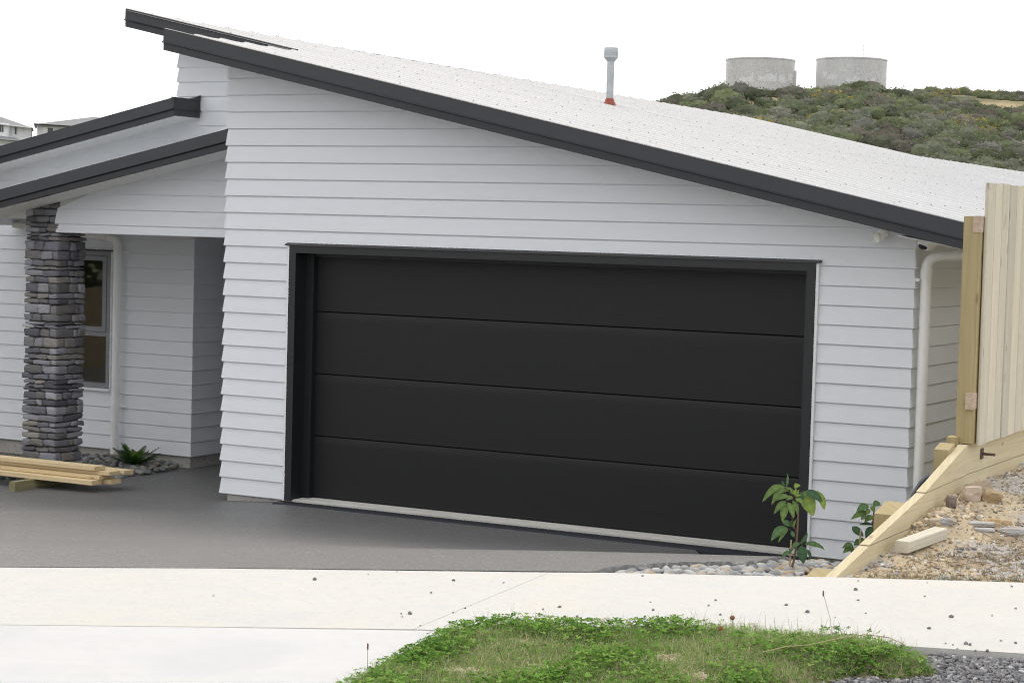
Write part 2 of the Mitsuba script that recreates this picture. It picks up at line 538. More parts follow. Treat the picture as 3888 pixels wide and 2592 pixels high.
def weatherboards(holder, p0, u, n, rows, spans, tilt_in=True):
    """p0: a point of the wall's base line; u along the wall, n outwards. spans(z0, z1) -> list of (a0, a1, b0, b1, mitre_a, mitre_b): start at
    the board's bottom and top, end at its bottom and top."""
    p0, u, n = (np.asarray(q, float) for q in (p0, u, n))
    up = np.array([0, 0, 1.0])
    for i in rows:
        z0 = ROW0 + .15 * i
        z1 = z0 + .172
        for (a0, a1, b0, b1, ma, mb, zb) in spans(z0, z1):
            zz = max(z0, zb)
            face = lambda z: .0245 - .0195 * (z - z0) / .172
            sec = [(.0, zz + .010), (face(zz) - .007, zz), (face(zz), zz + .006), (face(z1), z1), (.0, z1)]
            va, vb = [], []
            for o, z in sec:
                q = min(max((z - zz) / (z1 - zz), 0), 1)
                va.append(p0 + u * (a0 + (a1 - a0) * q - ma * o) + n * o + up * z)
                vb.append(p0 + u * (b0 + (b1 - b0) * q + mb * o) + n * o + up * z)
            f_ = [[i_, (i_ + 1) % 5, 5 + (i_ + 1) % 5] for i_ in range(5)] + [[i_, 5 + (i_ + 1) % 5, 5 + i_] for i_ in range(5)]
            f_ += [[0, 2, 1], [0, 3, 2], [0, 4, 3], [5, 6, 7], [5, 7, 8], [5, 8, 9]]
            m = tm(np.array(va + vb), f_)
            if m.volume < 0:
                m.invert()
            part(holder, 'weatherboard', m, 'mat_board')


def under_roof(z, over=.30):
    """x where the underside of the garage roof falls to height z"""
    return (KTOP - over - z) / SL + .8


# garage front wall with the door opening
DX0, DX1, DZ = .713, 5.632, 2.255
FW = part(H, 'front_wall', cat([hexa([(0, 0, -.012), (DX0, 0, -.012), (DX0, .1, -.012), (0, .1, -.012), (0, 0, 3.98), (DX0, 0, 3.82), (DX0, .1, 3.82), (0, .1, 3.98)]), box(DX1, 6.39, .0, .1, -.012, 2.65),
     hexa([(DX0, 0, 2.2), (DX1, 0, 2.2), (DX1, .1, 2.2), (DX0, .1, 2.2), (DX0, 0, 3.75), (DX1, 0, 2.68), (DX1, .1, 2.68), (DX0, .1, 3.75)])]), 'mat_dark')


def front_spans(z0, z1):
    e0, e1 = min(6.39, under_roof(z0)), min(6.39, under_roof(z1))
    e0, e1 = max(e0, .02), max(e1, .01)
    mb = 1 if e1 >= 6.39 else 0
    if z0 < 2.2:
        return [(0, 0, .690, .690, 1, 0, -9), (5.656, 5.656, 6.39, 6.39, 0, 1, -9)]
    return [(0, 0, e0, e1, 1, mb, -9)]


weatherboards(FW, (0, 0, 0), (1, 0, 0), (0, -1, 0), range(0, 27), front_spans)
soak = []
for i in range(0, 26):
    z0 = ROW0 + .15 * i
    for x0, x1 in ((-.0250, .042),) + (((6.355, 6.4150),) if i < 17 else ()):
        sx = .0165 if x0 < 0 else 0
        o0, o1 = -.0245, -.0086
        y = [(x0, o0 - .0004, z0 + .0062), (x1, o0 - .0004, z0 + .0062), (x1, o0 + .0006, z0 + .0062), (x0, o0 + .0006, z0 + .0062), (x0 + sx, o1, z0 + .150), (x1 - (.0165 if not sx else 0), o1, z0 + .150), (x1 - (.0165 if not sx else 0), o1 + .001, z0 + .150), (x0 + sx, o1 + .001, z0 + .150)]
        soak.append(hexa(y))
part(FW, 'corner_soaker', cat(soak), 'mat_board')
labels[FW + '__corner_soaker'] = {'kind': 'stuff'}

# the right side wall (faces the fence)
SW = part(H, 'side_wall', box(6.28, 6.389, .1, 13, -.012, 2.42), 'mat_dark')
weatherboards(SW, (6.39, 0, 0), (0, 1, 0), (1, 0, 0), range(0, 17), lambda z0, z1: [(0, 0, 13, 13, 1, 0, -9)])
# left side wall of the garage block, and what closes the block behind
part(H, 'garage_side_panel', box(0, .1, .1, 8, -.012, 3.95), 'mat_board')
part(H, 'back_wall', hexa([(-1.7, 15.8, -.3), (6.39, 15.8, -.3), (6.39, 15.95, -.3), (-1.7, 15.95, -.3), (-1.7, 15.8, 4.2), (6.39, 15.8, 2.45), (6.39, 15.95, 2.45), (-1.7, 15.95, 4.2)]), 'mat_board')
# entry wall with the window; above it the tall wall of the main block
WX0, WX1, WZ0, WZ1 = -4.05, -3.045, .60, 2.10
EW = part(H, 'entry_wall', cat([box(-7, WX0, 2.06, 2.16, -.012, 2.4), box(WX1, -1.97, 2.06, 2.16, -.012, 2.4), box(WX0, WX1, 2.06, 2.16, -.012, WZ0), box(WX0, WX1, 2.06, 2.16, WZ1, 2.4),
                                hexa([(-7, 2.06, 2.4), (-2.18, 2.06, 2.4), (-2.18, 2.16, 2.4), (-7, 2.16, 2.4), (-7, 2.06, 2.45), (-2.18, 2.06, 3.5), (-2.18, 2.16, 3.5), (-7, 2.16, 2.45)]),
                                box(-1.97, .0, 2.06, 2.16, 2.44, 3.2), box(-2.18, .0, 2.06, 2.16, 3.2, 4.0)]), 'mat_dark')


def entry_spans(z0, z1):
    if z0 > 3.55:
        e0, e1 = max(-2.1, min(0, under_roof(z0))), max(-2.15, min(0, under_roof(z1)))
        return [(-2.19, -2.19, e0, e1, 1, 0, -9)]
    if z0 > 2.42:
        f = lambda z: max(-7, (z - 3.699 + .14) / SL - 1.899)
        return [(f(z0), min(f(z1), -1.95) , 0, 0, 0, 0, -9)]
    if WZ0 - .02 < z0 < WZ1 - .1:
        return [(-7, -7, WX0 + .0, WX0 + .0, 0, 0, -9), (WX1, WX1, -1.965, -1.965, 0, 1, -9)]
    return [(-7, -7, -1.965, -1.965, 0, 1, -9)]


weatherboards(EW, (0, 2.05, 0), (1, 0, 0), (0, -1, 0), range(0, 29), entry_spans)
RW = part(H, 'recess_wall', box(-2.08, -1.966, 2.16, 5, -.012, 2.5), 'mat_dark')
weatherboards(RW, (-1.965, 2.05, 0), (0, 1, 0), (1, 0, 0), range(0, 17), lambda z0, z1: [(0, 0, 2.6, 2.6, 1, 0, -9)])
ed = part(H, 'entry_door', box(-.045, -.003, 2.5, 3.9, -.02, 2.2), 'mat_door_frame')
part(ed, 'sidelight', box(-.052, -.046, 2.58, 2.9, .1, 2.1), 'mat_far_glass')
part(H, 'recess_back', box(-1.97, 0, 4.6, 4.7, -.3, 2.5), 'mat_door_frame')
part(H, 'porch_ceiling', box(-4.2, -.0, .76, 4.7, 2.44, 2.46), 'mat_soffit')
# foundations
part(H, 'foundation', cat([box(.045, .70, .012, .12, -.6, -.015), box(5.64, 6.375, .012, .12, -.6, -.015), box(6.2, 6.375, .1, 13, -.6, -.015),
                           box(-7, -1.985, 2.075, 2.3, -.6, -.015), box(-2.2, -1.985, 2.3, 5, -.6, -.015), box(0.045, .2, .12, 8, -.6, -.015)]), 'mat_foundation')

# garage door: frame, four panels, sill
GD = part(H, 'garage_door', cat([box(.784, .86, .13, .19, 0, 2.19), box(5.49, 5.56, .13, .19, 0, 2.19), box(.784, 5.56, .15, .189, 2.16, 2.192)]), 'mat_door_frame')
for k in range(4):
    z0, z1 = .557 * k + .0008, .557 * (k + 1) - .0008
    pr = [(0, .22, z0), (0, .19, z0 + .004), (0, .188, z0 + .010), (0, .188, z1 - .075), (0, .1895, z1 - .035), (0, .193, z1 - .010), (0, .199, z1 - .001), (0, .23, z1), (0, .23, z0)]
    part(GD, 'door_panel', sweep([(q[0], q[1], q[2]) for q in pr], np.array([.80, 0, 0]), np.array([5.545, 0, 0])), 'mat_door', smooth=25)
part(GD, 'frame', cat([box(.713, .784, -.046, .19, -.012, 2.19), box(5.561, 5.632, -.046, .19, -.012, 2.19), box(.713, 5.632, -.0455, .19, 2.19, 2.254)]), 'mat_door_frame')
part(GD, 'head_flashing', sweep([(0, .0, 2.285), (0, -.058, 2.268), (0, -.062, 2.254), (0, -.058, 2.254), (0, -.05, 2.2595), (0, .0, 2.2595)], np.array([.676, 0, 0]), np.array([5.672, 0, 0])), 'mat_door_frame')
for x in (.691, 5.634):
    part(GD, 'scriber', box(x, x + .021, -.042, .0, -.017, 2.254), 'mat_trim_white')
part(GD, 'sill', hexa([(.66, -.022, -.2), (5.66, -.022, -.2), (5.66, .30, -.2), (.66, .30, -.2), (.66, -.022, -.006), (5.66, -.022, -.006), (5.66, .30, .0), (.66, .30, .0)]), 'mat_sill')
part(GD, 'backing', box(.79, 5.555, .245, .26, .0, 2.19), 'mat_dark')
part(H, 'floor', box(.1, 6.28, .30, 12, -.2, -.002), 'mat_foundation')

# fascias: a barge cap, a rolled bead and the board below


def fascia(holder, xa, xb, yf, ztop, h, sign=1):
    """ztop(x) the top edge; sweeps in the plane y = yf (front face)."""
    pr = [(0, .012, .004), (0, -.004, 0), (0, -.011, -.585 * h), (0, -.018, -.592 * h), (0, -.025, -.605 * h), (0, -.030, -.628 * h), (0, -.029, -.652 * h), (0, -.022, -.668 * h), (0, -.006, -.675 * h), (0, -.006, -.985 * h), (0, -.002, -h), (0, .03, -h), (0, .03, .004)]
    a, b = np.array([xa, yf, ztop(xa)]), np.array([xb, yf, ztop(xb)])
    return part(holder, 'fascia', sweep(pr, a, b), 'mat_fascia', smooth=30)


gz = lambda x: KTOP - SL * x
RF = H + '__roof'
XL = -.40
PIT, RIB = .38, .0105
PROFILE = [(-.034, 0.0), (-.018, RIB), (.018, RIB), (.034, 0.0)]


def roof_sheet(ya, yb, x0, x1, k):
    """A ribbed sheet: the ribs run down the slope, one every PIT."""
    rows = [(q * PIT + o, h) for q in range(int(ya / PIT) - 2, int(yb / PIT) + 3) for o, h in PROFILE if ya <= q * PIT + o <= yb]
    cols = 3
    v, f = [], []
    for y, h in rows:
        for q in range(cols):
            x = x0(y) + (x1(y) - x0(y)) * q / (cols - 1)
            v.append((x, y, k - SL * x + h))
    for i in range(len(rows) - 1):
        for q in range(cols - 1):
            a = i * cols + q
            f += [[a, a + 1, a + cols + 1], [a, a + cols + 1, a + cols]]
    return tm(v, f)


KR = KTOP - .016
left = lambda y: float(np.interp(y, [1.58, 6.0, 16.2, 30], [-2.52, -2.0, -1.76, -1.5]))
m1 = roof_sheet(-.43, 1.602, lambda y: XL, lambda y: 6.96, KR)
m2 = roof_sheet(1.55, 16.55, lambda y: left(y), lambda y: 6.96, KR)
m3 = roof_sheet(16.50, 24.0, lambda y: 1.2, lambda y: 6.96, KR)
scene[RF] = mikit.ply(cat([m1, m2, m3]), 'mat_roof', smooth=8)
fascia(RF, XL - .005, 6.98, -.45, gz, .192)
fascia(RF, -2.55, XL - .01, 1.60, gz, .186)
part(RF, 'eave_board', cat([sweep([(0, 0, -.03), (0, 0, -.19), (.02, 0, -.19), (.02, 0, -.03)], np.array([XL - .02, -.40, gz(XL)]), np.array([XL - .02, 1.56, gz(XL)])),
                            sweep([(0, 0, -.03), (0, 0, -.19), (.02, 0, -.19), (.02, 0, -.03)], np.array([-2.54, 1.64, gz(-2.54)]), np.array([-1.9, 16, gz(-1.9)]))]), 'mat_fascia')
part(RF, 'gutter', sweep([(0, 0, .0), (.11, 0, .0), (.11, 0, -.12), (.0, 0, -.12)], np.array([6.97, -.44, gz(6.97) - .05]), np.array([6.97, 14, gz(6.97) - .05])), 'mat_fascia')
# soffits
part(RF, 'soffit', cat([hexa([(XL, -.42, gz(XL) - .19), (6.39, -.42, gz(6.39) - .19), (6.39, .0, gz(6.39) - .19), (XL, .0, gz(XL) - .19), (XL, -.42, gz(XL) - .18), (6.39, -.42, gz(6.39) - .18), (6.39, .0, gz(6.39) - .18), (XL, .0, gz(XL) - .18)]),
                        hexa([(6.391, -.42, 2.475), (6.965, -.42, 2.375), (6.965, 13, 2.375), (6.391, 13, 2.475), (6.391, -.42, 2.485), (6.965, -.42, 2.385), (6.965, 13, 2.385), (6.391, 13, 2.485)])]), 'mat_soffit')
# screw caps along the purlins, on every fourth or fifth crest
sv = lathe([(0, .010), (.006, .010), (.0075, .005), (.014, .004), (.0145, 0)], sides=7)
pos = []
row_x = [-2.2, -1.45, -.36 + .04] + [.35 + .726 * q for q in range(10)]
for rx in row_x:
    y = -.42 + rng.uniform(0, .1)
    while y < 23.5:
        yy = round(y / .19) * .19
        xx = rx + rng.normal(0, .012)
        lim = XL if yy < 1.6 else left(yy) if yy < 16.5 else 1.3
        if xx > lim + .03:
            pos.append((xx, yy, KR - SL * xx + (RIB if round(yy / .19) % 2 == 0 else 0)))
        y += rng.choice([.19, .19, .38, .38])
for k in range(0, 62):
    yy = round((-.40 + k * .38) / PIT) * PIT
    if yy > 16.4:
        break
    lim = XL if yy < 1.6 else left(yy)
    pos.append((lim + .03, yy, KR - SL * (lim + .03) + RIB))
pos = np.array(pos)
sm, sc = scatter(np.asarray(sv.vertices), np.asarray(sv.faces), np.repeat(np.array([[[1, 0, .21], [0, 1, 0], [-.21, 0, 1]]]) * .62, len(pos), 0), pos, np.full((len(pos), 3), .1))
k = part(RF, 'screw', sm, 'mat_screw')
labels[k] = {'kind': 'stuff'}
k = part(RF, 'soaker_flashing', hexa([(-1.9, 7.30, gz(-1.9) - .0045), (1.2, 7.30, gz(1.2) - .0045), (1.2, 7.52, gz(1.2) - .0045), (-1.9, 7.52, gz(-1.9) - .0045), (-1.9, 7.30, gz(-1.9) - .001), (1.2, 7.30, gz(1.2) - .001), (1.2, 7.52, gz(1.2) - .001), (-1.9, 7.52, gz(-1.9) - .001)]), 'mat_roof')

# flue
fx, fy = .31, 7.12
fz = gz(fx)
FL = part(H, 'flue', lathe([(.043, -.3), (.043, .50), (.046, .50), (.075, .535), (.075, .54)], (fx, fy, fz), 28), 'mat_galv', smooth=40)
part(FL, 'cap', lathe([(.072, .535), (.084, .545), (.084, .575), (.088, .578), (.088, .590), (.084, .593), (.084, .603), (.088, .606), (.088, .618), (.084, .621), (.084, .655), (.078, .665), (0, .672)], (fx, fy, fz), 28), 'mat_galv', smooth=40)
part(FL, 'collar', lathe([(.072, -.05), (.070, .010), (.056, .018), (.054, .045), (.046, .052), (.044, .062)], (fx, fy, fz), 28), 'mat_collar', smooth=40)

# upper porch roof over the left wing
PR = H + '__wing_roof'
uz = lambda x: 3.699 + SL * (x + 1.899)
XR = -1.905
scene[PR] = mikit.ply(hexa([(-7, 1.62, uz(-7) - .03), (XR, 1.62, uz(XR) - .03), (XR, 2.05, uz(XR) - .03), (-7, 2.05, uz(-7) - .03), (-7, 1.62, uz(-7) - .015), (XR, 1.62, uz(XR) - .015), (XR, 2.05, uz(XR) - .015), (-7, 2.05, uz(-7) - .015)]), 'mat_roof')
fascia(PR, -7, XR, 1.60, uz, .186)
rp = lambda o, z: (o, 0, z)
pr = [(-.012, 0, .004), (.004, 0, 0), (.010, 0, -.112), (.018, 0, -.117), (.018, 0, -.124), (.004, 0, -.127), (.004, 0, -.186), (-.03, 0, -.186), (-.03, 0, .004)]
part(PR, 'fascia', sweep(pr, np.array([XR, 1.592, uz(XR)]), np.array([XR, 2.02, uz(XR)])), 'mat_fascia', smooth=30)
part(PR, 'end_flashing', hexa([(XR - .06, 1.90, uz(XR) - .01), (XR + .012, 1.90, uz(XR) - .01), (XR + .012, 2.02, uz(XR) - .01), (XR - .06, 2.02, uz(XR) - .01), (XR - .06, 1.90, uz(XR) + .004), (XR + .012, 1.90, uz(XR) + .004), (XR + .012, 2.02, uz(XR) + .05), (XR - .06, 2.02, uz(XR) + .03)]), 'mat_fascia')
part(PR, 'soffit', hexa([(-7, 1.625, uz(-7) - .184), (XR - .03, 1.625, uz(XR) - .184), (XR - .03, 2.05, uz(XR) - .184), (-7, 2.05, uz(-7) - .184), (-7, 1.625, uz(-7) - .174), (XR - .03, 1.625, uz(XR) - .174), (XR - .03, 2.05, uz(XR) - .174), (-7, 2.05, uz(-7) - .174)]), 'mat_soffit')

# porch roof, its gable boards and beam
QR = H + '__porch_roof'
pz = lambda x: 3.322 + SL * x
scene[QR] = mikit.ply(hexa([(-4.4, .17, pz(-4.4) - .03), (-.0, .17, pz(0) - .03), (-.0, 2.05, pz(0) - .03), (-4.4, 2.05, pz(-4.4) - .03), (-4.4, .17, pz(-4.4) - .015), (-.0, .17, pz(0) - .015), (-.0, 2.05, pz(0) - .015), (-4.4, 2.05, pz(-4.4) - .015)]), 'mat_roof')
fascia(QR, -4.4, -.001, .15, pz, .181)
part(QR, 'soffit', hexa([(-4.4, .175, pz(-4.4) - .18), (0, .175, pz(0) - .18), (0, .62, pz(0) - .18), (-4.4, .62, pz(-4.4) - .18), (-4.4, .175, pz(-4.4) - .17), (0, .175, pz(0) - .17), (0, .62, pz(0) - .17), (-4.4, .62, pz(-4.4) - .17)]), 'mat_soffit')
PG = part(H, 'porch_gable', cat([hexa([(-2.525, .61, 2.30), (-.0, .61, 2.30), (-.0, .76, 2.30), (-2.525, .76, 2.30), (-2.525, .61, pz(-2.525) - .18), (-.0, .61, pz(0) - .18), (-.0, .76, pz(0) - .18), (-2.525, .76, pz(-2.525) - .18)])]), 'mat_soffit')
part(H, 'porch_beam', hexa([(-3.55, .62, 2.425), (-2.9, .62, 2.425), (-2.9, .74, 2.425), (-3.55, .74, 2.425), (-3.55, .62, 2.43), (-2.9, .62, pz(-2.9) - .182), (-2.9, .74, pz(-2.9) - .182), (-3.55, .74, 2.43)]), 'mat_soffit')


def gable_spans(z0, z1):
    f = lambda z: max(-2.53, min((z + .17 - 3.322) / SL, -.02))
    return [(f(z0), f(z1) if z1 > 2.6 else -2.53, 0, 0, 1 if z0 < 2.5 else 0, 0, 2.297)]


weatherboards(PG, (0, .6, 0), (1, 0, 0), (0, -1, 0), range(15, 21), gable_spans)

# window beside the pillar
WN = H + '__window'


def ring(x0, x1, z0, z1, w, y0, y1):
    return cat([box(x0, x0 + w, y0, y1, z0, z1), box(x1 - w, x1, y0, y1, z0, z1), box(x0 + w, x1 - w, y0, y1, z0, z0 + w), box(x0 + w, x1 - w, y0, y1, z1 - w, z1)])


scene[WN] = mikit.ply(cat([ring(WX0, WX1, WZ0 + .04, WZ1, .045, 2.012, 2.12), box(WX0 + .045, WX1 - .045, 2.014, 2.12, 1.19, 1.235)]), 'mat_aluminium')
part(WN, 'sash', ring(WX0 + .05, WX1 - .048, 1.24, WZ1 - .05, .052, 2.004, 2.05), 'mat_aluminium')
part(WN, 'pane', box(WX0 + .10, WX1 - .10, 2.030, 2.030, 1.29, WZ1 - .10).slice_plane((0, 2.0300, 0), (0, 1, 0)) if False else tm([(WX0 + .1, 2.03, 1.285), (WX1 - .095, 2.03, 1.285), (WX1 - .095, 2.03, 2.0), (WX0 + .1, 2.03, 2.0)], [[0, 1, 2], [0, 2, 3]]), 'mat_glass')
part(WN, 'pane', tm([(WX0 + .04, 2.05, .68), (WX1 - .04, 2.05, .68), (WX1 - .04, 2.05, 1.195), (WX0 + .04, 2.05, 1.195)], [[0, 1, 2], [0, 2, 3]]), 'mat_glass')
part(WN, 'sill', sweep([(0, 2.06, WZ0 + .04), (0, 1.985, WZ0 + .030), (0, 1.985, WZ0 + .006), (0, 2.06, WZ0 + .006)], np.array([WX0 - .02, 0, 0]), np.array([WX1 + .015, 0, 0])), 'mat_trim_white')
part(WN, 'head_flashing', box(WX0 - .02, WX1 + .02, 1.985, 2.05, WZ1 + .002, WZ1 + .016), 'mat_fascia')
part(WN, 'jamb_trim', box(WX1 + .0015, WX1 + .016, 2.016, 2.05, WZ0 + .04, WZ1), 'mat_trim_white')
part(H, 'room', cat([box(-6, -2.1, 4.0, 4.05, -.1, 2.5), box(-6, -5.95, 2.17, 4, -.1, 2.5), box(-2.15, -2.1, 2.17, 4, -.1, 2.5), box(-6, -2.1, 2.17, 4, -.12, -.1), box(-6, -2.1, 2.17, 4, 2.47, 2.5)]), 'mat_room')


def bend(a, b, c, r, n=7):
    """A pipe's path from a to c round the corner b."""
    a, b, c = (np.asarray(q, float) for q in (a, b, c))
    d0, d1 = (a - b) / np.linalg.norm(a - b), (c - b) / np.linalg.norm(c - b)
    p0, p1 = b + d0 * r, b + d1 * r
    t = np.linspace(0, 1, n)[:, None]
    arc = (1 - t) ** 2 * p0 + 2 * t * (1 - t) * b + t ** 2 * p1
    return np.vstack([[a], arc, [c]])


def downpipe(path, r, collars, brackets, label=None):
    k = part(H, 'downpipe', tube(path, r, 20), 'mat_pvc', smooth=50)
    for (c, d, h) in collars:
        c, d = np.asarray(c, float), np.asarray(d, float)
        part(k, 'collar', tube([c - d * h / 2, c + d * h / 2], r + .004, 20), 'mat_pvc', smooth=50)
    for m in brackets:
        part(k, 'bracket', m, 'mat_pvc')
    return k


dx_, dy_ = 6.475, .045
downpipe(bend((dx_, dy_, -.04), (dx_, dy_, 2.315), (7.03, dy_ + .22, 2.40), .085), .040,
         [((dx_, dy_, 2.20), (0, 0, 1), .085), ((6.66, dy_ + .075, 2.343), (.92, .36, .14), .12)],
         [box(6.39, 6.44, dy_ - .055, dy_ - .045, 2.14, 2.165), box(6.40, 6.44, dy_ - .06, dy_ - .04, .13, .15)])
lx, ly = -2.905, 1.955
downpipe(np.vstack([bend((-4.2, 1.78, 2.36), (lx, ly, 2.24), (lx, ly, -.02), .075)]), .040,
         [((lx, ly, 2.10), (0, 0, 1), .08), ((lx - .17, ly - .02, 2.257), (-.99, 0, .1), .10), ((lx, ly, .46), (0, 0, 1), .045), ((lx, ly, .0), (0, 0, 1), .09)],
         [cat([box(lx + .03, lx + .125, ly + .040, ly + .050, 2.085, 2.11)]), box(lx + .03, lx + .115, ly + .040, ly + .050, .452, .472)])

# stone pillar
SP = part(H, 'stone_pillar', cat([box(-2.905, -2.555, .625, .965, -.3, 2.62)]), 'mat_bed')
PAL = np.array([(.225, .220, .240), (.175, .172, .190), (.265, .260, .28), (.135, .132, .147), (.195, .180, .172), (.225, .205, .185), (.105, .102, .115), (.32, .315, .335), (.16, .153, .153)])
sub = trimesh.creation.box().subdivide().subdivide()
sub.merge_vertices()
SV, SF = np.asarray(sub.vertices), np.asarray(sub.faces)


def stone(x0, x1, y0, y1, z0, z1, col):
    h = np.array([x1 - x0, y1 - y0, z1 - z0]) / 2
    r = min(h.min() * .6, .010)
    q = SV * 2 * h
    inner = np.clip(q, -(h - r), h - r)
    d = q - inner
    ln = np.linalg.norm(d, axis=1, keepdims=True)
    q = inner + np.where(ln > 0, d / np.maximum(ln, 1e-9) * np.minimum(ln, r), 0)
    s = rng.uniform(0, 99)
    big = meshkit.noise(q * 14 + s)[:, None] - .5
    fine = meshkit.fbm(q * 55 + s, 2)[:, None] - .5
    q = q + (SV / np.abs(SV).max()) * (big * .013 + fine * .011)
    q[:, 2] += (q[:, 0] + q[:, 1]) * rng.normal(0, .035)
    c = np.asarray(col) * (1 + .55 * (meshkit.fbm(q * np.array([22, 22, 60]) + s, 3)[:, None] - .5))
    warm = np.clip(meshkit.noise(q * 11 + s + 50)[:, None] - .55, 0, 1) * .9
    c = c * (1 + warm * np.array([.16, .0, -.24]))
    part(SP, 'stone', tm(q + [(x0 + x1) / 2, (y0 + y1) / 2, (z0 + z1) / 2], SF), 'mat_stone', smooth=True, color=np.clip(c, .02, .6))


def split(a, b, n):
    w = rng.uniform(.6, 1.5, n)
    e = a + (b - a) * np.concatenate([[0], np.cumsum(w) / w.sum()])
    return list(zip(e[:-1], e[1:]))


px0, px1, py0, py1 = -2.935, -2.525, .595, .985
z, row = .0, 0
while z < 2.56:
    h = float(rng.choice([.034, .045, .055, .066, .075, .09, .10], p=[.08, .16, .2, .2, .16, .12, .08]))
    if row == 0:
        h = .10
    z1 = z + h
    pick = lambda: PAL[rng.integers(len(PAL))] * rng.uniform(.75, 1.12) * np.array([.93, .965, 1.02])
    out = lambda: rng.uniform(0, .021)
    gp = .0018
    cw, cd = rng.uniform(.10, .24), rng.uniform(.09, .22)
    if row % 2:
        cw, cd = cw * .7, cd * 1.25
    o = out() * .6
    stone(px1 - cw, px1 + o, py0 - o, py0 + cd, z + gp, z1 - gp, pick())
    for a_, b_ in split(px0, px1 - cw, 2 if (h > .05 and rng.random() < .75) or cw < .17 else 1):
        o = out()
        lead = rng.uniform(.0, .024) if abs(a_ - px0) < 1e-6 else 0
        stone(a_ + gp - lead, b_ - gp, py0 - o, py0 + .07, z + gp + rng.uniform(0, .004), z1 - gp - rng.uniform(0, .006), pick())
    for a_, b_ in split(py0 + cd, py1, 2 if rng.random() < .7 else 1):
        o = out()
        lead = rng.uniform(.0, .024) if abs(b_ - py1) < 1e-6 else 0
        stone(px1 - .07, px1 + o, a_ + gp, b_ - gp + lead, z + gp + rng.uniform(0, .004), z1 - gp - rng.uniform(0, .006), pick())
    o = out()
    stone(px0 - o, px0 + .07, py0 + .07, py1 - .05, z + gp, z1 - gp, pick())
    z, row = z1, row + 1
part(SP, 'footing', box(-2.96, -2.52, .58, 1.0, -.4, -.004), 'mat_foundation')

# small fittings on the house
dome = thing('security_camera', 'white dome security camera with a dark lens under the eave at the right corner', 'camera')
m = lathe([(.075, .0), (.074, -.012), (.066, -.03), (.05, -.05), (.03, -.062), (0, -.068)], sides=28)
R_ = trimesh.transformations.rotation_matrix(.35, (1, .3, 0))
base = np.array([6.545, -.18, 2.440])
m.apply_translation(base)
part(dome, 'housing', m, 'mat_pvc', smooth=40)
tc = np.array([-.28, -.82, -.45]); tc /= np.linalg.norm(tc)
e = trimesh.creation.icosphere(3, .043); e.apply_scale((1.0, .75, .75)); e.apply_translation(base + [-.015, -.035, -.028])
part(dome, 'lens', e, 'mat_lens', smooth=True)
sen = thing('motion_sensor', 'small white motion sensor on a ball joint under the dark fascia', 'sensor')
part(sen, 'base', lathe([(0, .02), (.028, .02), (.03, .0), (.022, -.01), (0, -.012)], (6.215, -.055, 2.545), 16), 'mat_pvc', smooth=40)
part(sen, 'arm', tube([(6.21, -.055, 2.55), (6.18, -.075, 2.51)], .012, 10), 'mat_pvc', smooth=40)
e = trimesh.creation.icosphere(3, .042); e.apply_translation((6.165, -.085, 2.487))
part(sen, 'head', e, 'mat_pvc', smooth=True)
hm = cat([box(-.03, .03, -.008, .0, -.038, .038), box(-.03, -.024, -.03, -.008, -.038, .038), box(-.03, .03, -.034, -.008, .032, .038), box(-.03, .03, -.034, -.008, -.038, -.032)])
hm.apply_transform(trimesh.transformations.euler_matrix(.35, .1, -.55)); hm.apply_translation((6.135, -.115, 2.468))
part(sen, 'visor', hm, 'mat_pvc')
cd_ = thing('conduit', 'grey flexible conduit arching out of the ground beside the downpipe', 'conduit')
scene[cd_] = mikit.ply(tube([(6.46, -.26, -.05), (6.475, -.25, .30), (6.50, -.24, .48), (6.535, -.23, .58), (6.575, -.22, .655), (6.62, -.21, .70), (6.68, -.2, .708), (6.76, -.18, .69), (6.84, -.16, .62), (6.9, -.14, .4), (6.92, -.12, 0)], .017, 10), 'mat_conduit', smooth=50)

# channel drain in front of the door
cdn = thing('channel_drain', 'dark plastic channel drain grate along the garage sill', 'drain')
part(cdn, 'channel', cat([box(.66, 5.68, -.150, -.143, -.12, -.024), box(.66, 5.68, -.033, -.026, -.12, -.022), box(.66, 5.68, -.143, -.033, -.12, -.09)]), 'mat_grate')
bars = cat([box(x, x + .014, -.142, -.034, -.040, -.025) for x in np.arange(.67, 5.67, .032)] + [box(.66, 5.68, -.092, -.084, -.041, -.026)])
k = part(cdn, 'grate', bars, 'mat_grate')

# ------------------------------------------------------------------ retaining wall and fence on the boundary
rw = thing('retaining_wall', 'raked timber sleeper retaining wall stepping down to the footpath', 'retaining wall')
ry = [-5.80, -5.30, -4.41, -3.655, -2.0]
top_z = lambda y: float(np.interp(y, [-5.80, -5.30, -4.41, -3.655], [.853, .949, 1.117, 1.312]))


def raked(y0, y1, zb0, zb1, zt0, zt1, x0=7.838, x1=7.888):
    m = hexa([(x0, y0, zb0), (x1, y0, zb0), (x1, y1, zb1), (x0, y1, zb1), (x0, y0, zt0), (x1, y0, zt0), (x1, y1, zt1), (x0, y1, zt1)])
    return unmerge(m)


def addw(h, name, m, mat='mat_sleeper', al=(0, 1, 0), ac=(1, 0, 1), sh=0.0):
    return part(h, name, m, mat, uv=planar_uv(m, al, ac) + sh)


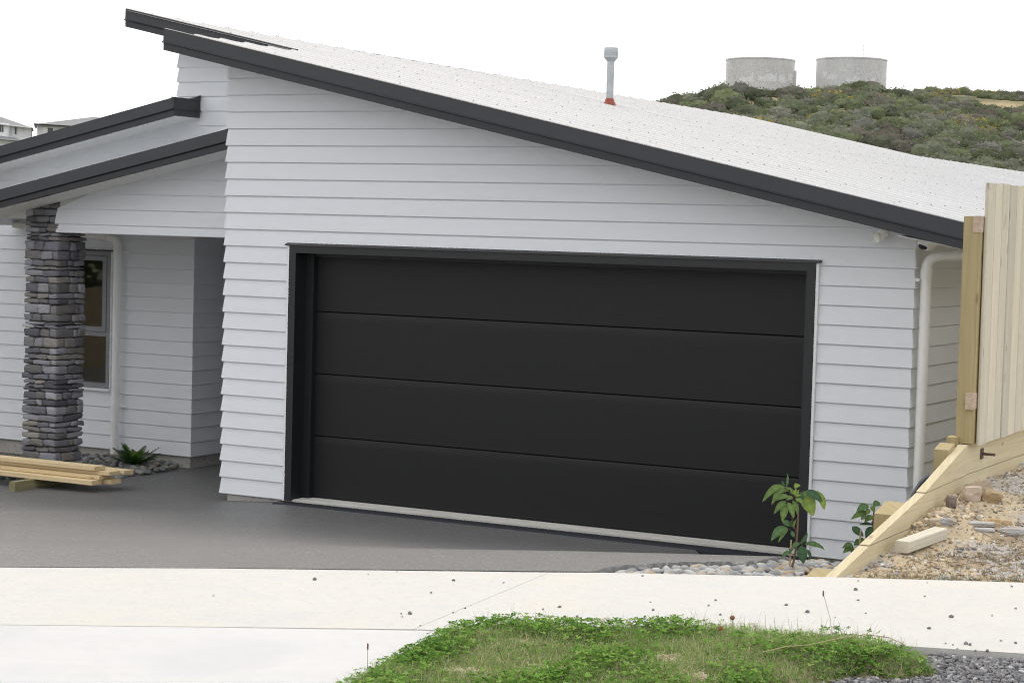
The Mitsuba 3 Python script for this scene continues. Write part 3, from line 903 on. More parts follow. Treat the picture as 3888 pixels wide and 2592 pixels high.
gapz = .003
addw(rw, 'sleeper', raked(-5.81, -5.302, .62, .62, .851, .9475), sh=3.1)
addw(rw, 'sleeper', raked(-5.302, -3.659, .62, .62, .9475, .974), sh=3.1 + .0)
m = raked(-5.296, -4.414, .951, .967, .954, 1.1165, 7.840); addw(rw, 'sleeper', m, sh=9.3)
m = raked(-4.414, -3.659, .967, .978, 1.1165, 1.1385, 7.840); addw(rw, 'sleeper', m, sh=9.3)
m = raked(-4.408, -3.659, 1.1200, 1.1420, 1.1235, 1.311, 7.838); addw(rw, 'sleeper', m, sh=17.7)
for zb, zt in ((.62, .805), (.809, .972), (.976, 1.137), (1.141, 1.308)):
    m = raked(-3.649, 11, zb, zb + .12, zt, zt + .12, 7.826, 7.876); addw(rw, 'sleeper', m, sh=rng.uniform(0, 30))
for (x0, x1, y0, y1, zf, zr) in ((7.745, 7.836, -5.80, -5.66, .850, .876), (7.722, 7.836, -4.74, -4.555, 1.033, 1.079), (7.752, 7.836, -3.83, -3.72, 1.293, 1.322), (7.765, 7.822, -3.64, -3.57, 1.348, 1.352)):
    m = unmerge(hexa([(x0, y0, -.4), (x1, y0, -.4), (x1, y1, -.4), (x0, y1, -.4), (x0, y0, zf), (x1, y0, zf), (x1, y1, zr), (x0, y1, zr)]))
    addw(rw, 'post', m, 'mat_post', (0, 0, 1), (1, 1, 0), rng.uniform(0, 30))
bp = box(7.876, 7.883, -3.34, -3.29, 1.205, 1.265); part(rw, 'washer_plate', bp, 'mat_rust')
part(rw, 'bolt', tube([(7.88, -3.315, 1.234), (7.955, -3.315, 1.234)], .008, 10), 'mat_rust', smooth=40)

fn_ = thing('paling_fence', 'tall fence of pale upright palings on top of the retaining wall', 'fence')
y = -3.556
k = 0
while y < 0.6:
    w = .1495 + rng.normal(0, .002)
    zt, zb = 2.783 + rng.normal(0, .004), 1.305 + (y + 3.55) * .018 + rng.normal(0, .002)
    lean = rng.normal(0, .0012)
    m, uv = timber((7.9145 + rng.normal(0, .0025), y + w / 2, zb), (7.9145, y + w / 2 + lean, zt), (0, 1, 0), w, (1, 0, 0), .019, .005)
    part(fn_, 'paling', m, ('mat_paling', 'mat_paling_b', 'mat_paling', 'mat_paling_c', 'mat_paling_b')[k % 5], uv=uv)
    y += w + .0055 + abs(rng.normal(.0015, .0015))
    k += 1
m = unmerge(cat([box(7.905, 7.924, yy, yy + .147, .9, 2.78 + .004 * math.sin(yy * 9)) for yy in np.arange(y, 11, .151)]))
k = part(fn_, 'far_palings', m, 'mat_paling', uv=planar_uv(m, (0, 0, 1), (1, 1, 0)))
labels[k] = {'kind': 'stuff'}
for zz, y0_ in ((1.554, -3.622), (2.546, -3.604)):
    m, uv = timber((7.880, y0_, zz), (7.880, 10.9, zz), (1, 0, 0), .046, (0, 0, 1), .092)
    part(fn_, 'rail', m, 'mat_rail_end', uv=uv)
for yy in (-3.60, -1.2, 1.2, 3.6, 6.0, 8.4):
    m, uv = timber((7.8505, yy + .05, 1.312 + (yy + 3.65) * .026), (7.8505, yy + .05, 2.590), (1, 0, 0), .098, (0, 1, 0), .098, .004)
    part(fn_, 'post', m, 'mat_post', uv=uv)

# out of frame to the left: the boundary fence and trees that the entry window mirrors
of = thing('boundary_fence', 'timber boundary fence left of the driveway, seen mirrored in the window', 'fence')
m = cat([box(-10.02, -10, yy, yy + .146, -.4, 1.36 + .01 * math.sin(yy * 7)) for yy in np.arange(-11, 6, .151)])
m = unmerge(m)
k = part(of, 'paling', m, 'mat_post', uv=planar_uv(m, (0, 0, 1), (1, 1, 0)))
labels[k] = {'kind': 'stuff'}

# ------------------------------------------------------------------ timber stack on its bearer
g0 = float(drive_z(-2.15, -.2))
m, uv = timber((-2.13, -.44, -.15 + .05), (-2.16, .62, -.15 + .05), (1, 0, 0), .074, (0, 0, 1), .098, .004)
solid('bearer', m, 'mat_greenpost', 'short green treated bearer lying under the stacked planks', 'timber', uv=uv)
planks = [
    ('plank', (-1.393, -.095), .150, -.052, .046, 'front plank of the bottom layer with a pinkish knot, resting on the bearer'),
    ('plank', (-1.305, .075), .150, -.052, .046, 'back plank of the bottom layer, its end reaching furthest right'),
    ('plank', (-1.375, -.005), .150, -.005, .041, 'short darker plank in the second layer, set back above the front plank'),
    ('plank', (-1.283, .022), .150, .037, .040, 'plank in the third layer jutting right past the top plank'),
    ('plank', (-1.245, .185), .140, .037, .038, 'back plank of the third layer, mostly hidden, with only its tip showing'),
    ('plank', (-1.415, -.030), .150, .078, .040, 'topmost plank of the timber stack, broad pale face upwards')]
for nm, (xr, yc), w, z0, h, lb in planks:
    tw = rng.normal(0, .004)
    m, uv = timber((-5.4, yc + tw * 4 + .0, z0 + h / 2), (xr, yc, z0 + h / 2), (0, 1, 0), w, (0, 0, 1), h - .003, .0025)
    solid(nm, m, 'mat_pine', lb, 'timber plank', uv=uv)
m, uv = timber((-4.9, -.42, -.10), (-4.92, .62, -.10), (1, 0, 0), .074, (0, 0, 1), .098, .004)
solid('bearer', m, 'mat_greenpost', 'second treated bearer under the left end of the planks', 'timber', uv=uv)

# ------------------------------------------------------------------ pebble beds


def pebble_mesh(seed):
    m = trimesh.creation.icosphere(2)
    v = np.asarray(m.vertices)
    r = np.random.default_rng(seed)
    v = v * (1 + .32 * (meshkit.noise(v * 1.1 + seed * 7.3)[:, None] - .5)) * np.array([1.0, .74, .52]) + .06 * r.standard_normal(3) * v[:, :1] * v[:, 1:2]
    return tm(v, m.faces)


PEB = [mikit.ply(pebble_mesh(q), 'mat_stone', smooth=True) for q in range(5)]
pcols = [(.27, .275, .28), (.205, .21, .22), (.35, .345, .335), (.32, .285, .235), (.15, .155, .165), (.29, .225, .15), (.40, .40, .39)]
dcols = [(.20, .205, .205), (.15, .155, .155), (.26, .255, .245), (.23, .21, .18), (.11, .115, .12)]
for q, c_ in enumerate(pcols):
    P(f'mat_pebble_{q}', c_, .65)
for q, c_ in enumerate(dcols):
    P(f'mat_river_{q}', c_, .65)


def pebbles(holder, pts, zf, rmin, rmax, prefix, ncol, probs, lift=.35):
    for (x, y) in pts:
        r = rng.uniform(rmin, rmax)
        tw = T().translate([float(x), float(y), float(zf(x, y)) + r * lift]).rotate([0, 0, 1], float(rng.uniform(0, 360))).rotate([1, 0, 0], float(rng.normal(0, 16))).rotate([0, 1, 0], float(rng.normal(0, 14))).scale(float(r))
        copy_part(holder, 'pebble', PEB[rng.integers(5)], f'{prefix}_{rng.choice(ncol, p=probs)}', tw)


def far_y(x):
    return np.interp(x, FAR[:, 0], FAR[:, 1])


bed_poly = Polygon([(6.925, far_y(6.925) + .01), (7.795, far_y(7.795) + .01), (7.795, -5.95 + .2), (7.63, -5.70), (7.63, -5.42), (7.79, -5.42), (7.79, -4.75), (7.36, -4.75), (7.36, -5.36), (7.20, -5.58), (7.02, -5.82), (6.94, -6.08)]).buffer(0)
bz = lambda x, y: drive_z(x, y) - .045
struct('garden_bed', grid(np.linspace(6.55, 7.8, 50), np.linspace(-6.5, 2, 170), lambda x, y: np.where(street(x, y)[1] < .02, .70, bz(x, y) - .012 - np.where(x < np.interp(y, BED_EDGE[:, 1], BED_EDGE[:, 0]) + .03, .10, 0))), 'mat_bed', 'planting bed of pale river pebbles below the retaining wall')
p1 = spaced(bed_poly, .037, 6000)
front_first = p1[np.argsort(street(p1[:, 0], p1[:, 1])[1])]
pebbles('garden_bed', front_first[:290], bz, .022, .038, 'mat_pebble', 7, [.2, .18, .18, .14, .1, .08, .12], .5)
lp = Polygon([(-2.03, 2.04), (-1.995, 1.56), (-1.965, .92), (-1.975, .40), (-2.25, .28), (-2.62, .30), (-3.2, .22), (-6, .12), (-6, 2.04)])
lz = lambda x, y: -.175 + .045 * np.clip((np.asarray(y) - .2) / 1.8, 0, 1)
struct('stone_bed', slab(np.array(lp.exterior.coords)[:-1], -.4, -.165), 'mat_bed', 'bed of grey river stones along the entry wall')
vis = lp.difference(Polygon([(-2.97, .57), (-2.5, .57), (-2.5, 1.02), (-2.97, 1.02)])).intersection(Polygon([(-4.9, -1), (-1.9, -1), (-1.9, 2.1), (-4.9, 2.1)]))
p2 = spaced(vis, .070, 6000)
p2 = p2[np.argsort(-p2[:, 0])]
pebbles('stone_bed', p2[:298], lambda x, y: lz(x, y) + .008, .031, .054, 'mat_river', 5, [.27, .25, .2, .16, .12], .5)

# ------------------------------------------------------------------ the bank on the right


def soil_z(x, y):
    t, s = street(x, y)
    s = s - np.interp(t, _ft, _fs)
    b = PATH_Z - .012 + np.interp(s, [-.1, 0, .48, .86, 1.02, 1.38, 1.63, 2.14, 2.6, 6], [-.05, .004, .036, .07, .13, .185, .225, .24, .262, .33])
    q = np.stack([np.asarray(x, float), np.asarray(y, float), np.zeros_like(np.asarray(x, float))], -1)
    nz = (meshkit.fbm(q * 5, 3, 4) - .5) * .05 + (meshkit.fbm(q * 22, 3, 9) - .5) * .022
    heap = .022 * np.exp(-((np.asarray(x) - 7.93) ** 2 + (np.asarray(y) + 4.45) ** 2) / .05)
    return b + nz * np.clip(s * 3, .15, 1) + heap * np.clip(s, 0, 1) - .022 * np.exp(-((np.asarray(x) - 7.89) / .10) ** 2) * np.clip(s * 4, 0, 1)


ss = np.linspace(-.03, 5.5, 170)
ts = np.linspace(-.4, 6.5, 200)
TT, SS = np.meshgrid(ts, ss, indexing='ij')
S2 = SS + np.interp(TT, _ft, _fs)
XX, YY = E0[0] + UD[0] * TT + ND[0] * S2, E0[1] + UD[1] * TT + ND[1] * S2
ok = (XX > 7.84)
idx = np.arange(TT.size).reshape(TT.shape)
i, j = np.meshgrid(np.arange(len(ts) - 1), np.arange(len(ss) - 1), indexing='ij')
cell = ok[i, j] & ok[i + 1, j] & ok[i, j + 1] & ok[i + 1, j + 1]
a, b, c, d = idx[i, j][cell], idx[i + 1, j][cell], idx[i + 1, j + 1][cell], idx[i, j + 1][cell]
struct('soil_bank', tm(np.stack([XX, YY, soil_z(XX, YY)], -1).reshape(-1, 3), np.vstack([np.stack([a, b, c], 1), np.stack([a, c, d], 1)])), 'mat_soil', 'bare clay and rubble bank above the footpath', smooth=True)

ico1 = trimesh.creation.icosphere(1)


def chip(seed, rough=.5):
    r = np.random.default_rng(seed)
    v = np.asarray(ico1.vertices) * (1 + rough * (r.random((len(ico1.vertices), 1)) - .5))
    return v, np.asarray(ico1.faces)


ico0 = trimesh.creation.icosahedron()


def rubble(pts, zf, rlo, rhi, cols, probs, flat=.6, power=2.5, sink=.2, lo=True):
    n = len(pts)
    r = rlo + (rhi - rlo) * rng.random(n) ** power
    rot = rotations(n, .5)
    sc = np.stack([np.ones(n), rng.uniform(.6, .95, n), rng.uniform(.45, .8, n) * flat / .6], 1) * r[:, None]
    M3 = rot * sc[:, None, :]
    base = np.asarray(ico0.vertices) if lo else chip(3)[0]
    pos = np.stack([pts[:, 0], pts[:, 1], zf(pts[:, 0], pts[:, 1]) + r * sink], 1)
    col = np.asarray(cols)[rng.choice(len(cols), n, p=probs)] * rng.uniform(.75, 1.25, (n, 1))
    ms, cs = [], []
    half = rng.integers(0, 4, n)
    for q in range(4):
        rr = np.random.default_rng(q + 60)
        tv = base * (1 + .5 * (rr.random((len(base), 1)) - .5))
        w = half == q
        if w.any():
            mm, cc = scatter(tv, np.asarray(ico0.faces if lo else ico1.faces), M3[w], pos[w], col[w])
            ms.append(mm); cs.append(cc)
    return cat(ms), np.clip(np.vstack(cs), 0, 1)


bank_poly = Polygon([(7.90, -5.73), (8.75, -5.27), (9.3, -4.95), (9.3, -2.0), (7.90, -2.0)])
pts = points_in(bank_poly, 15000)
mm, cc = rubble(pts, soil_z, .0022, .0135, [(.42, .345, .235), (.34, .27, .18), (.27, .265, .26), (.55, .54, .52), (.15, .145, .15), (.27, .20, .14)], [.32, .22, .15, .11, .08, .12], power=4.0)
struct('rubble', mm, 'mat_vertex', 'small clods and stone chips over the clay bank', kind='stuff', color=cc)
pts = points_in(Polygon([(7.90, -4.75), (7.99, -4.72), (8.16, -4.3), (8.02, -4.0), (7.90, -3.9)]), 230)
mm, cc = rubble(pts, soil_z, .008, .030, [(.50, .41, .28), (.44, .355, .23), (.54, .47, .35), (.34, .29, .24)], [.35, .3, .2, .15], power=2.2)
struct('clay_clods', mm, 'mat_vertex', 'ochre clay clods heaped against the retaining wall', kind='stuff', color=cc)


def rock(name, x, y, sx, sy, sz, rz, col, label, cat_='rock', seed=1, ang=.0, lift=.25, blocky=.5):
    m = trimesh.creation.icosphere(2)
    v = np.asarray(m.vertices)
    cube = v / np.abs(v).max(1, keepdims=True)
    v = v * (1 - blocky) + cube * blocky * .85
    v = v * (1 + .30 * (meshkit.noise(v * 1.5 + seed * 5.1)[:, None] - .5) + .26 * (meshkit.fbm(v * 3 + seed, 3)[:, None] - .5))
    base = v.copy()
    v = v * np.array([sx, sy, sz])
    R3 = trimesh.transformations.euler_matrix(ang, ang * .6, rz)[:3, :3]
    v = v @ R3.T + [x, y, float(soil_z(np.array(x), np.array(y))) + sz * lift]
    c = np.asarray(col) * (1 + .5 * (meshkit.fbm(base * 3 + seed, 4)[:, None] - .5))
    w = np.clip(meshkit.fbm(base * 1.7 + seed + 9, 3)[:, None] * 2.6 - 1.3, 0, 1)
    c = c * (1 - w * .45 * np.array([.6, .9, 1.1]))
    solid(name, tm(v, m.faces), 'mat_stone', label, cat_, smooth=False, color=np.clip(c, .02, .7))


rock('rock', 8.030, -4.03, 0.0550, 0.0425, 0.0525, .55, (.44, .36, .28), 'blocky pinkish tan rock against the retaining wall, left of a brown one', seed=2, lift=.7, blocky=.65)
rock('rock', 8.128, -3.985, 0.0575, 0.0400, 0.0425, .50, (.33, .25, .15), 'blocky brown rock resting just right of the pinkish tan rock', seed=4, ang=.25, lift=.6, blocky=.65)
rock('rock', 8.0, -3.80, 0.0938, 0.0400, 0.0450, .9, (.34, .27, .19), 'long brown broken rock lying behind the two blocky rocks', seed=7, ang=-.25, lift=.5)
rock('rock', 7.965, -4.19, 0.0300, 0.0275, 0.0500, .3, (.17, .135, .12), 'small dark reddish rock propped against the timber wall', seed=9, lift=.55)
rock('rock', 7.995, -4.58, 0.0425, 0.0300, 0.0275, .6, (.38, .33, .24), 'low tan and grey rock at the foot of the raked wall', seed=12)
rock('rock', 8.045, -4.555, 0.0450, 0.0275, 0.0225, .55, (.30, .29, .29), 'flat grey rock touching the low tan rock', seed=13)
rock('rock', 8.235, -4.34, 0.0450, 0.0300, 0.0275, .55, (.46, .34, .18), 'ochre clay lump sitting on pale concrete rubble', cat_='clay lump', seed=15)
rock('rock', 8.285, -4.275, 0.0325, 0.0250, 0.0225, .55, (.44, .34, .20), 'smaller ochre lump to the right of the ochre clay lump', cat_='clay lump', seed=17)
rock('concrete_rubble', 8.185, -4.40, .085, .045, .014, .55, (.36, .355, .345), 'flat pale slab of broken concrete sunk in the bank', 'rubble', seed=21, lift=.45)
rock('concrete_rubble', 8.225, -4.47, .060, .030, .012, .45, (.36, .355, .345), 'narrow broken concrete slab below the flat pale slab', 'rubble', seed=23, lift=.4)
rock('concrete_rubble', 8.365, -4.395, .085, .038, .022, .6, (.36, .355, .345), 'thick grey white concrete chunk at the right edge of the bank', 'rubble', seed=25, lift=.55)
m, uv = timber((7.985, -5.085, .928), (8.070, -4.72, .962), (.96, -.24, 0), .078, (0, 0, 1), .058, .005)
solid('timber_offcut', m, 'mat_paling', 'whitish timber offcut lying on the bank beside the raked wall', 'offcut', uv=uv)

# stones scattered over the footpath
STONES = [(8.08, -6.041), (8.176, -6.284), (8.303, -6.556), (8.091, -6.69), (8.227, -6.725), (8.389, -6.004), (8.633, -6.421), (8.809, -6.05), (8.767, -6.276), (8.629, -6.72), (8.807, -6.986), (8.845, -6.937), (8.864, -6.948), (8.776, -6.979), (8.916, -7.051), (8.954, -7.023), (8.844, -7.05), (8.945, -6.791), (9.006, -6.801), (7.664, -6.672), (7.689, -6.808), (7.811, -6.969), (7.451, -6.886), (7.538, -7.047), (7.587, -7.38), (8.009, -5.80), (8.288, -5.64), (8.645, -5.50), (7.143, -6.309), (7.958, -6.59), (5.999, -7.312), (6.113, -7.048), (6.181, -6.911), (6.506, -6.95), (6.713, -6.859), (6.728, -7.751), (6.759, -7.733), (6.766, -7.803), (5.879, -7.893), (6.582, -7.272), (7.154, -7.313), (7.188, -7.228), (7.347, -7.377), (6.919, -7.914), (6.887, -7.602), (6.878, -7.487)]
CH = []
for q in range(4):
    v, f = chip(q + 40, .45)
    CH.append(mikit.ply(tm(v * [1, .8, .7], f), 'mat_pebble_1', smooth=30))
P('mat_chip', (.23, .225, .225), .8)
P('mat_chip_dark', (.16, .16, .165), .8)
for q, (x, y) in enumerate(STONES):
    r = float(rng.choice([.004, .005, .0065, .008]))
    if q in (0, 3, 6, 11, 24, 30, 36):
        r = .0105
    t_, d_ = street(x, y)
    where = 'left of the slab joint' if x < 6.80 else 'between the slab joint and the shrub' if x < 7.75 else 'in front of the raked timber wall' if x < 8.35 else 'near the right edge'
    side = 'by the house side' if d_ > -.45 else 'midway across' if d_ > -1.0 else 'by the street side'
    key = thing('gravel_stone', f'gravel stone on the footpath {side}, {where}', 'stone', 'loose gravel stones scattered over the footpath')
    scene[key] = {**CH[q % 4], 'bsdf': {'type': 'ref', 'id': 'mat_chip' if q % 3 else 'mat_chip_dark'},
                  'to_world': T().translate([x, y, PATH_Z + r * .45]).rotate([0, 0, 1], float(rng.uniform(0, 360))).scale(r)}

# ------------------------------------------------------------------ verge: gravel, grass, clover
GR = Polygon([(8.40, -8.40), (8.46, -8.02), (8.58, -7.85), (8.64, -7.68), (8.78, -7.62), (8.89, -7.46), (8.80, -7.30), (8.62, -7.14), (9.084, -6.985), (9.6, -6.7), (9.9, -7.4), (9.2, -8.3)])
struct('gravel_verge', grid(np.linspace(7.0, 11, 60), np.linspace(-10.5, -5.5, 70), lambda x, y: np.where(street(x, y)[1] < np.interp(street(x, y)[0], [-.4, .4, 2], [-1.5, -1.62, -1.72]) - .02, PATH_Z - .03, .70)), 'mat_gravel_ground', 'dark grey gravel verge beside the grass')
pts = points_in(GR, 11000)
mm, cc = rubble(pts, lambda x, y: np.full(len(x), PATH_Z - .028), .0045, .014, [(.19, .19, .20), (.13, .13, .14), (.26, .26, .27), (.09, .09, .095), (.42, .42, .42), (.22, .20, .18)], [.34, .26, .18, .13, .04, .05], power=1.8, sink=.5)
struct('gravel', mm, 'mat_vertex', 'crushed grey gravel at the lower right', kind='stuff', color=cc)

VG = Polygon([(7.33, -9.4), (7.229, -8.93), (7.149, -8.504), (7.071, -7.996), (7.11, -7.687), (7.237, -7.575), (7.527, -7.60), (7.644, -7.49), (7.821, -7.24), (7.966, -7.175), (8.186, -7.155), (8.442, -7.095), (8.664, -7.18), (8.815, -7.35), (8.89, -7.463), (8.781, -7.623), (8.645, -7.667), (8.578, -7.849), (8.51, -8.012), (8.45, -8.5), (8.3, -9.4)])
VB = VG.boundary
BARE = [(8.03, -8.05, .13, .075), (7.78, -8.40, .12, .06), (7.52, -8.60, .08, .05), (8.28, -8.22, .07, .06), (7.45, -8.05, .05, .03)]


def verge_d(x, y):
    return shapely.distance(VB, shapely.points(np.asarray(x, float), np.asarray(y, float)))


def verge_z(x, y):
    d = verge_d(x, y)
    q = np.stack([x, y, np.zeros_like(x)], -1)
    return PATH_Z - .03 + .048 * (1 - np.exp(-d / .07)) + .065 * (meshkit.fbm(q * 2.6, 3) - .5) * np.clip(d * 9, 0, 1)


def bare(x, y):
    return np.max([np.exp(-(((x - a) / p) ** 2 + ((y - b) / q) ** 2)) for a, b, p, q in BARE], 0)


gxy = [np.linspace(7.0, 8.95, 120), np.linspace(-9.4, -7.05, 140)]
X_, Y_ = np.meshgrid(*gxy, indexing='ij')
gm = grid(gxy[0], gxy[1], lambda x, y: verge_z(x, y))
ins = contains_xy(VG.buffer(.012), gm.vertices[:, 0], gm.vertices[:, 1])
gm.update_faces(ins[gm.faces].all(1))
struct('berm', gm, 'mat_litter', 'earth mound under the grass verge', smooth=True)
FRONT = VG.intersection(Polygon([(6.9, -9.15), (9.2, -9.15), (9.2, -7.0), (6.9, -7.0)]))


def clover_cover(x, y):
    q = np.stack([x, y, np.zeros_like(x)], -1)
    d = verge_d(x, y)
    top = street(x, y)[1]
    patch = meshkit.fbm(q * 3.3 + 4, 3, 2)
    edge = np.exp(-d / .14)
    right = np.clip((x - 8.05) / .5, 0, 1)
    return np.clip(2.6 * (patch - .50) + .42 * edge + .42 * right, 0.02, 1)


def blades(pts, hlo, hhi, w, lean, cols, probs, name, label, zf=verge_z):
    n = len(pts)
    h = rng.uniform(hlo, hhi, n) * rng.uniform(.7, 1.15, n)
    az = rng.uniform(0, 2 * np.pi, n)
    dirv = np.stack([np.cos(az), np.sin(az), np.zeros(n)], 1)
    side = np.stack([-np.sin(az + rng.normal(0, .6, n)), np.cos(az), np.zeros(n)], 1)
    side /= np.linalg.norm(side, axis=1, keepdims=True)
    ln = np.abs(rng.normal(lean, lean * .5, n))[:, None] * h[:, None]
    base = np.stack([pts[:, 0], pts[:, 1], zf(pts[:, 0], pts[:, 1]) - .004], 1)
    ww = (w * rng.uniform(.6, 1.3, n))[:, None]
    lv = []
    for t, wt in ((0, 1), (.4, .85), (.75, .55), (1, 0.06)):
        c0 = base + dirv * ln * t ** 1.8 + np.array([0, 0, 1]) * h[:, None] * (t - .25 * t * t * np.clip(ln / h[:, None], 0, 1.2))
        lv.append(c0 - side * ww * wt / 2); lv.append(c0 + side * ww * wt / 2)
    v = np.stack(lv, 1).reshape(-1, 3)
    t0 = np.array([[0, 1, 3], [0, 3, 2], [2, 3, 5], [2, 5, 4], [4, 5, 7], [4, 7, 6]])
    f = (t0[None] + (np.arange(n) * 8)[:, None, None]).reshape(-1, 3)
    c = np.asarray(cols)[rng.choice(len(cols), n, p=probs)] * rng.uniform(.75, 1.25, (n, 1))
    struct(name, tm(v, f), 'mat_blade', label, kind='stuff', color=np.clip(np.repeat(c, 8, 0), 0, 1))


pts = points_in(FRONT, 60000)
keep = rng.random(len(pts)) < np.clip(1.02 - .62 * clover_cover(pts[:, 0], pts[:, 1]), 0, 1) * (1 - .97 * bare(pts[:, 0], pts[:, 1])) * np.clip(verge_d(pts[:, 0], pts[:, 1]) / .02, .15, 1)
blades(pts[keep], .016, .062, .0026, .85, [(.25, .36, .12), (.32, .42, .16), (.19, .29, .10), (.40, .43, .22), (.58, .53, .36)], [.27, .24, .16, .18, .15], 'grass', 'short green and straw-coloured grass blades on the verge')
edge_line = VG.boundary
tp = points_in(FRONT, 9000)
tp = tp[(verge_d(tp[:, 0], tp[:, 1]) < .09) & (tp[:, 1] > -7.85)][:520]
blades(tp, .05, .115, .0020, .45, [(.24, .34, .15), (.30, .36, .19), (.40, .38, .24)], [.5, .3, .2], 'tall_grass', 'thin taller grass blades along the top edge of the verge')

# clover: three rounded leaflets on a short stalk
lf = []
for q in range(3):
    a0 = q * 2 * np.pi / 3
    out = [(.0, 0, 0), (.35, -.34, .05), (.72, -.40, .10), (1.0, -.17, .13), (.93, 0, .09), (1.0, .17, .13), (.72, .40, .10), (.35, .34, .05)]
    ca, sa = math.cos(a0), math.sin(a0)
    lf.append([(x * ca - y * sa, x * sa + y * ca, z_) for x, y, z_ in out])
cv = np.array(lf).reshape(-1, 3)
cf = np.array([[8 * q + a_ for a_ in t_] for q in range(3) for t_ in ((0, 1, 2), (0, 2, 4), (2, 3, 4), (0, 4, 6), (4, 5, 6), (0, 6, 7))])
pts = points_in(FRONT, 32000)
cov = clover_cover(pts[:, 0], pts[:, 1])
pts = pts[(rng.random(len(pts)) < cov * 1.05 * (1 - bare(pts[:, 0], pts[:, 1])))]
n = len(pts)
r = rng.uniform(.0075, .0145, n)
rot = rotations(n, .75) * r[:, None, None]
zz = verge_z(pts[:, 0], pts[:, 1]) + rng.uniform(.006, .062, n) * np.clip(verge_d(pts[:, 0], pts[:, 1]) / .05, .35, 1)
mm, cc = scatter(cv, cf, rot, np.stack([pts[:, 0], pts[:, 1], zz], 1), np.array([(.14, .28, .052), (.18, .33, .066), (.10, .205, .045), (.24, .36, .095)])[rng.integers(0, 4, n)] * rng.uniform(.8, 1.2, (n, 1)))
struct('clover', mm, 'mat_leaf', 'bright green clover leaves spreading over the verge', kind='stuff', color=np.clip(cc, 0, 1))
# straw on the bare patches
pts = np.vstack([rng.normal((a_, b_), (p_ * .6, q_ * .6), (420, 2)) for a_, b_, p_, q_ in BARE])
n = len(pts)
sv_ = np.array([(-1, -.06, 0), (1, -.05, .02), (1, .05, .02), (-1, .06, 0)])
rot = rotations(n, .25) * rng.uniform(.008, .022, n)[:, None, None]
mm, cc = scatter(sv_, np.array([[0, 1, 2], [0, 2, 3]]), rot, np.stack([pts[:, 0], pts[:, 1], verge_z(pts[:, 0], pts[:, 1]) + rng.uniform(.003, .01, n)], 1), np.array([(.50, .43, .29), (.60, .54, .40), (.38, .31, .20)])[rng.integers(0, 3, n)])
struct('straw', mm, 'mat_vertex', 'pale dead straw on the bare patches of the verge', kind='stuff', color=cc)
# dry stubble and grass tufts at the foot of the bank
bt = []
for q in range(2400):
    tq = rng.uniform(.15, 2.2)
    p_ = E0 + UD * tq + ND * (float(np.interp(tq, _ft, _fs)) + abs(rng.normal(.0, .055)) + .01)
    if p_[0] > 7.99:
        bt.append(p_)
for (cx, cy) in ((8.42, -4.95), (8.35, -4.86), (8.20, -4.98), (8.50, -4.72), (8.13, -5.05), (8.48, -4.88)):
    bt += list(rng.normal((cx, cy), .022, (60, 2)))
bt += list(points_in(Polygon([(8.0, -5.55), (8.9, -5.05), (9.2, -4.3), (8.45, -4.35), (8.05, -5.0)]), 1500))
blades(np.array(bt), .012, .045, .0022, .7, [(.14, .19, .07), (.33, .27, .17), (.22, .175, .11), (.15, .11, .07)], [.18, .32, .28, .22], 'dry_grass', 'dry stubble and grass tufts at the foot of the bank', zf=soil_z)
tw_ = []
for q in range(90):
    x, y = points_in(Polygon([(8.05, -5.3), (8.9, -5.0), (9.0, -4.2), (8.2, -4.55)]), 1)[0]
    a_ = rng.uniform(0, 6.28); L = rng.uniform(.03, .12)
    c0 = np.array([x, y, 0]); dv_ = np.array([math.cos(a_), math.sin(a_), 0])
    pp = np.array([c0 + dv_ * L * t_ + np.array([-dv_[1], dv_[0], 0]) * .02 * math.sin(3 * t_) * rng.normal() for t_ in (0, .33, .66, 1)])
    pp[:, 2] = soil_z(pp[:, 0], pp[:, 1]) + .006
    tw_.append(tube(pp, .0014, 4, False))
struct('twigs', cat(tw_), 'mat_stem', 'thin dead twigs matted over the lower bank', kind='stuff')

# single stalks and flowers that stand out
for (x, y, h, lean, lb) in ((8.36, -7.12, .20, -.05, 'leaning seed head stalk standing above the clover'), (7.235, -8.79, .115, .0, 'upright seed head stalk at the lower left of the grass')):
    kk = thing('seed_stalk', lb, 'plant')
    z0 = float(verge_z(np.array([x]), np.array([y]))[0])
    tip = np.array([x + lean * .8, y + lean * .4, z0 + h])
    part(kk, 'stem', tube([(x, y, z0), (x + lean * .3, y, z0 + h * .5), tip], .0011, 5), 'mat_stake')
    e = trimesh.creation.icosphere(2); e.apply_scale((.0035, .0035, .013)); e.apply_translation(tip)
    part(kk, 'seed_head', e, 'mat_stem', smooth=True)
P('mat_flower', (.66, .63, .55), .8)
P('mat_flower_brown', (.22, .10, .05), .8)
for (x, y, mat, lb) in ((7.63, -7.72, 'mat_flower', 'round white clover flower near the top middle of the verge'), (7.60, -7.61, 'mat_flower', 'white clover flower at the top edge of the verge'), (8.13, -7.38, 'mat_flower', 'small white clover flower among the right-hand clover'),
                        (7.98, -7.25, 'mat_flower_brown', 'withered brown clover head at the top edge'), (8.10, -7.66, 'mat_flower_brown', 'withered brown clover head in the middle of the verge')):
    z0 = float(verge_z(np.array([x]), np.array([y]))[0]) + .06
    e = trimesh.creation.icosphere(2)
    v = np.asarray(e.vertices) * (1 + .5 * (rng.random((len(e.vertices), 1)) - .5)) * .0095 + [x, y, z0]
    kk = thing('clover_flower', lb, 'flower')
    part(kk, 'head', tm(v, e.faces), mat)
    part(kk, 'stem', tube([(x, y, z0 - .06), (x, y, z0)], .001, 5), 'mat_stem')
run = np.array([(8.36, -7.88, .93), (8.42, -7.80, .945), (8.47, -7.70, .94), (8.55, -7.58, .955), (8.62, -7.50, .965), (8.70, -7.46, .955), (8.76, -7.47, .94)])
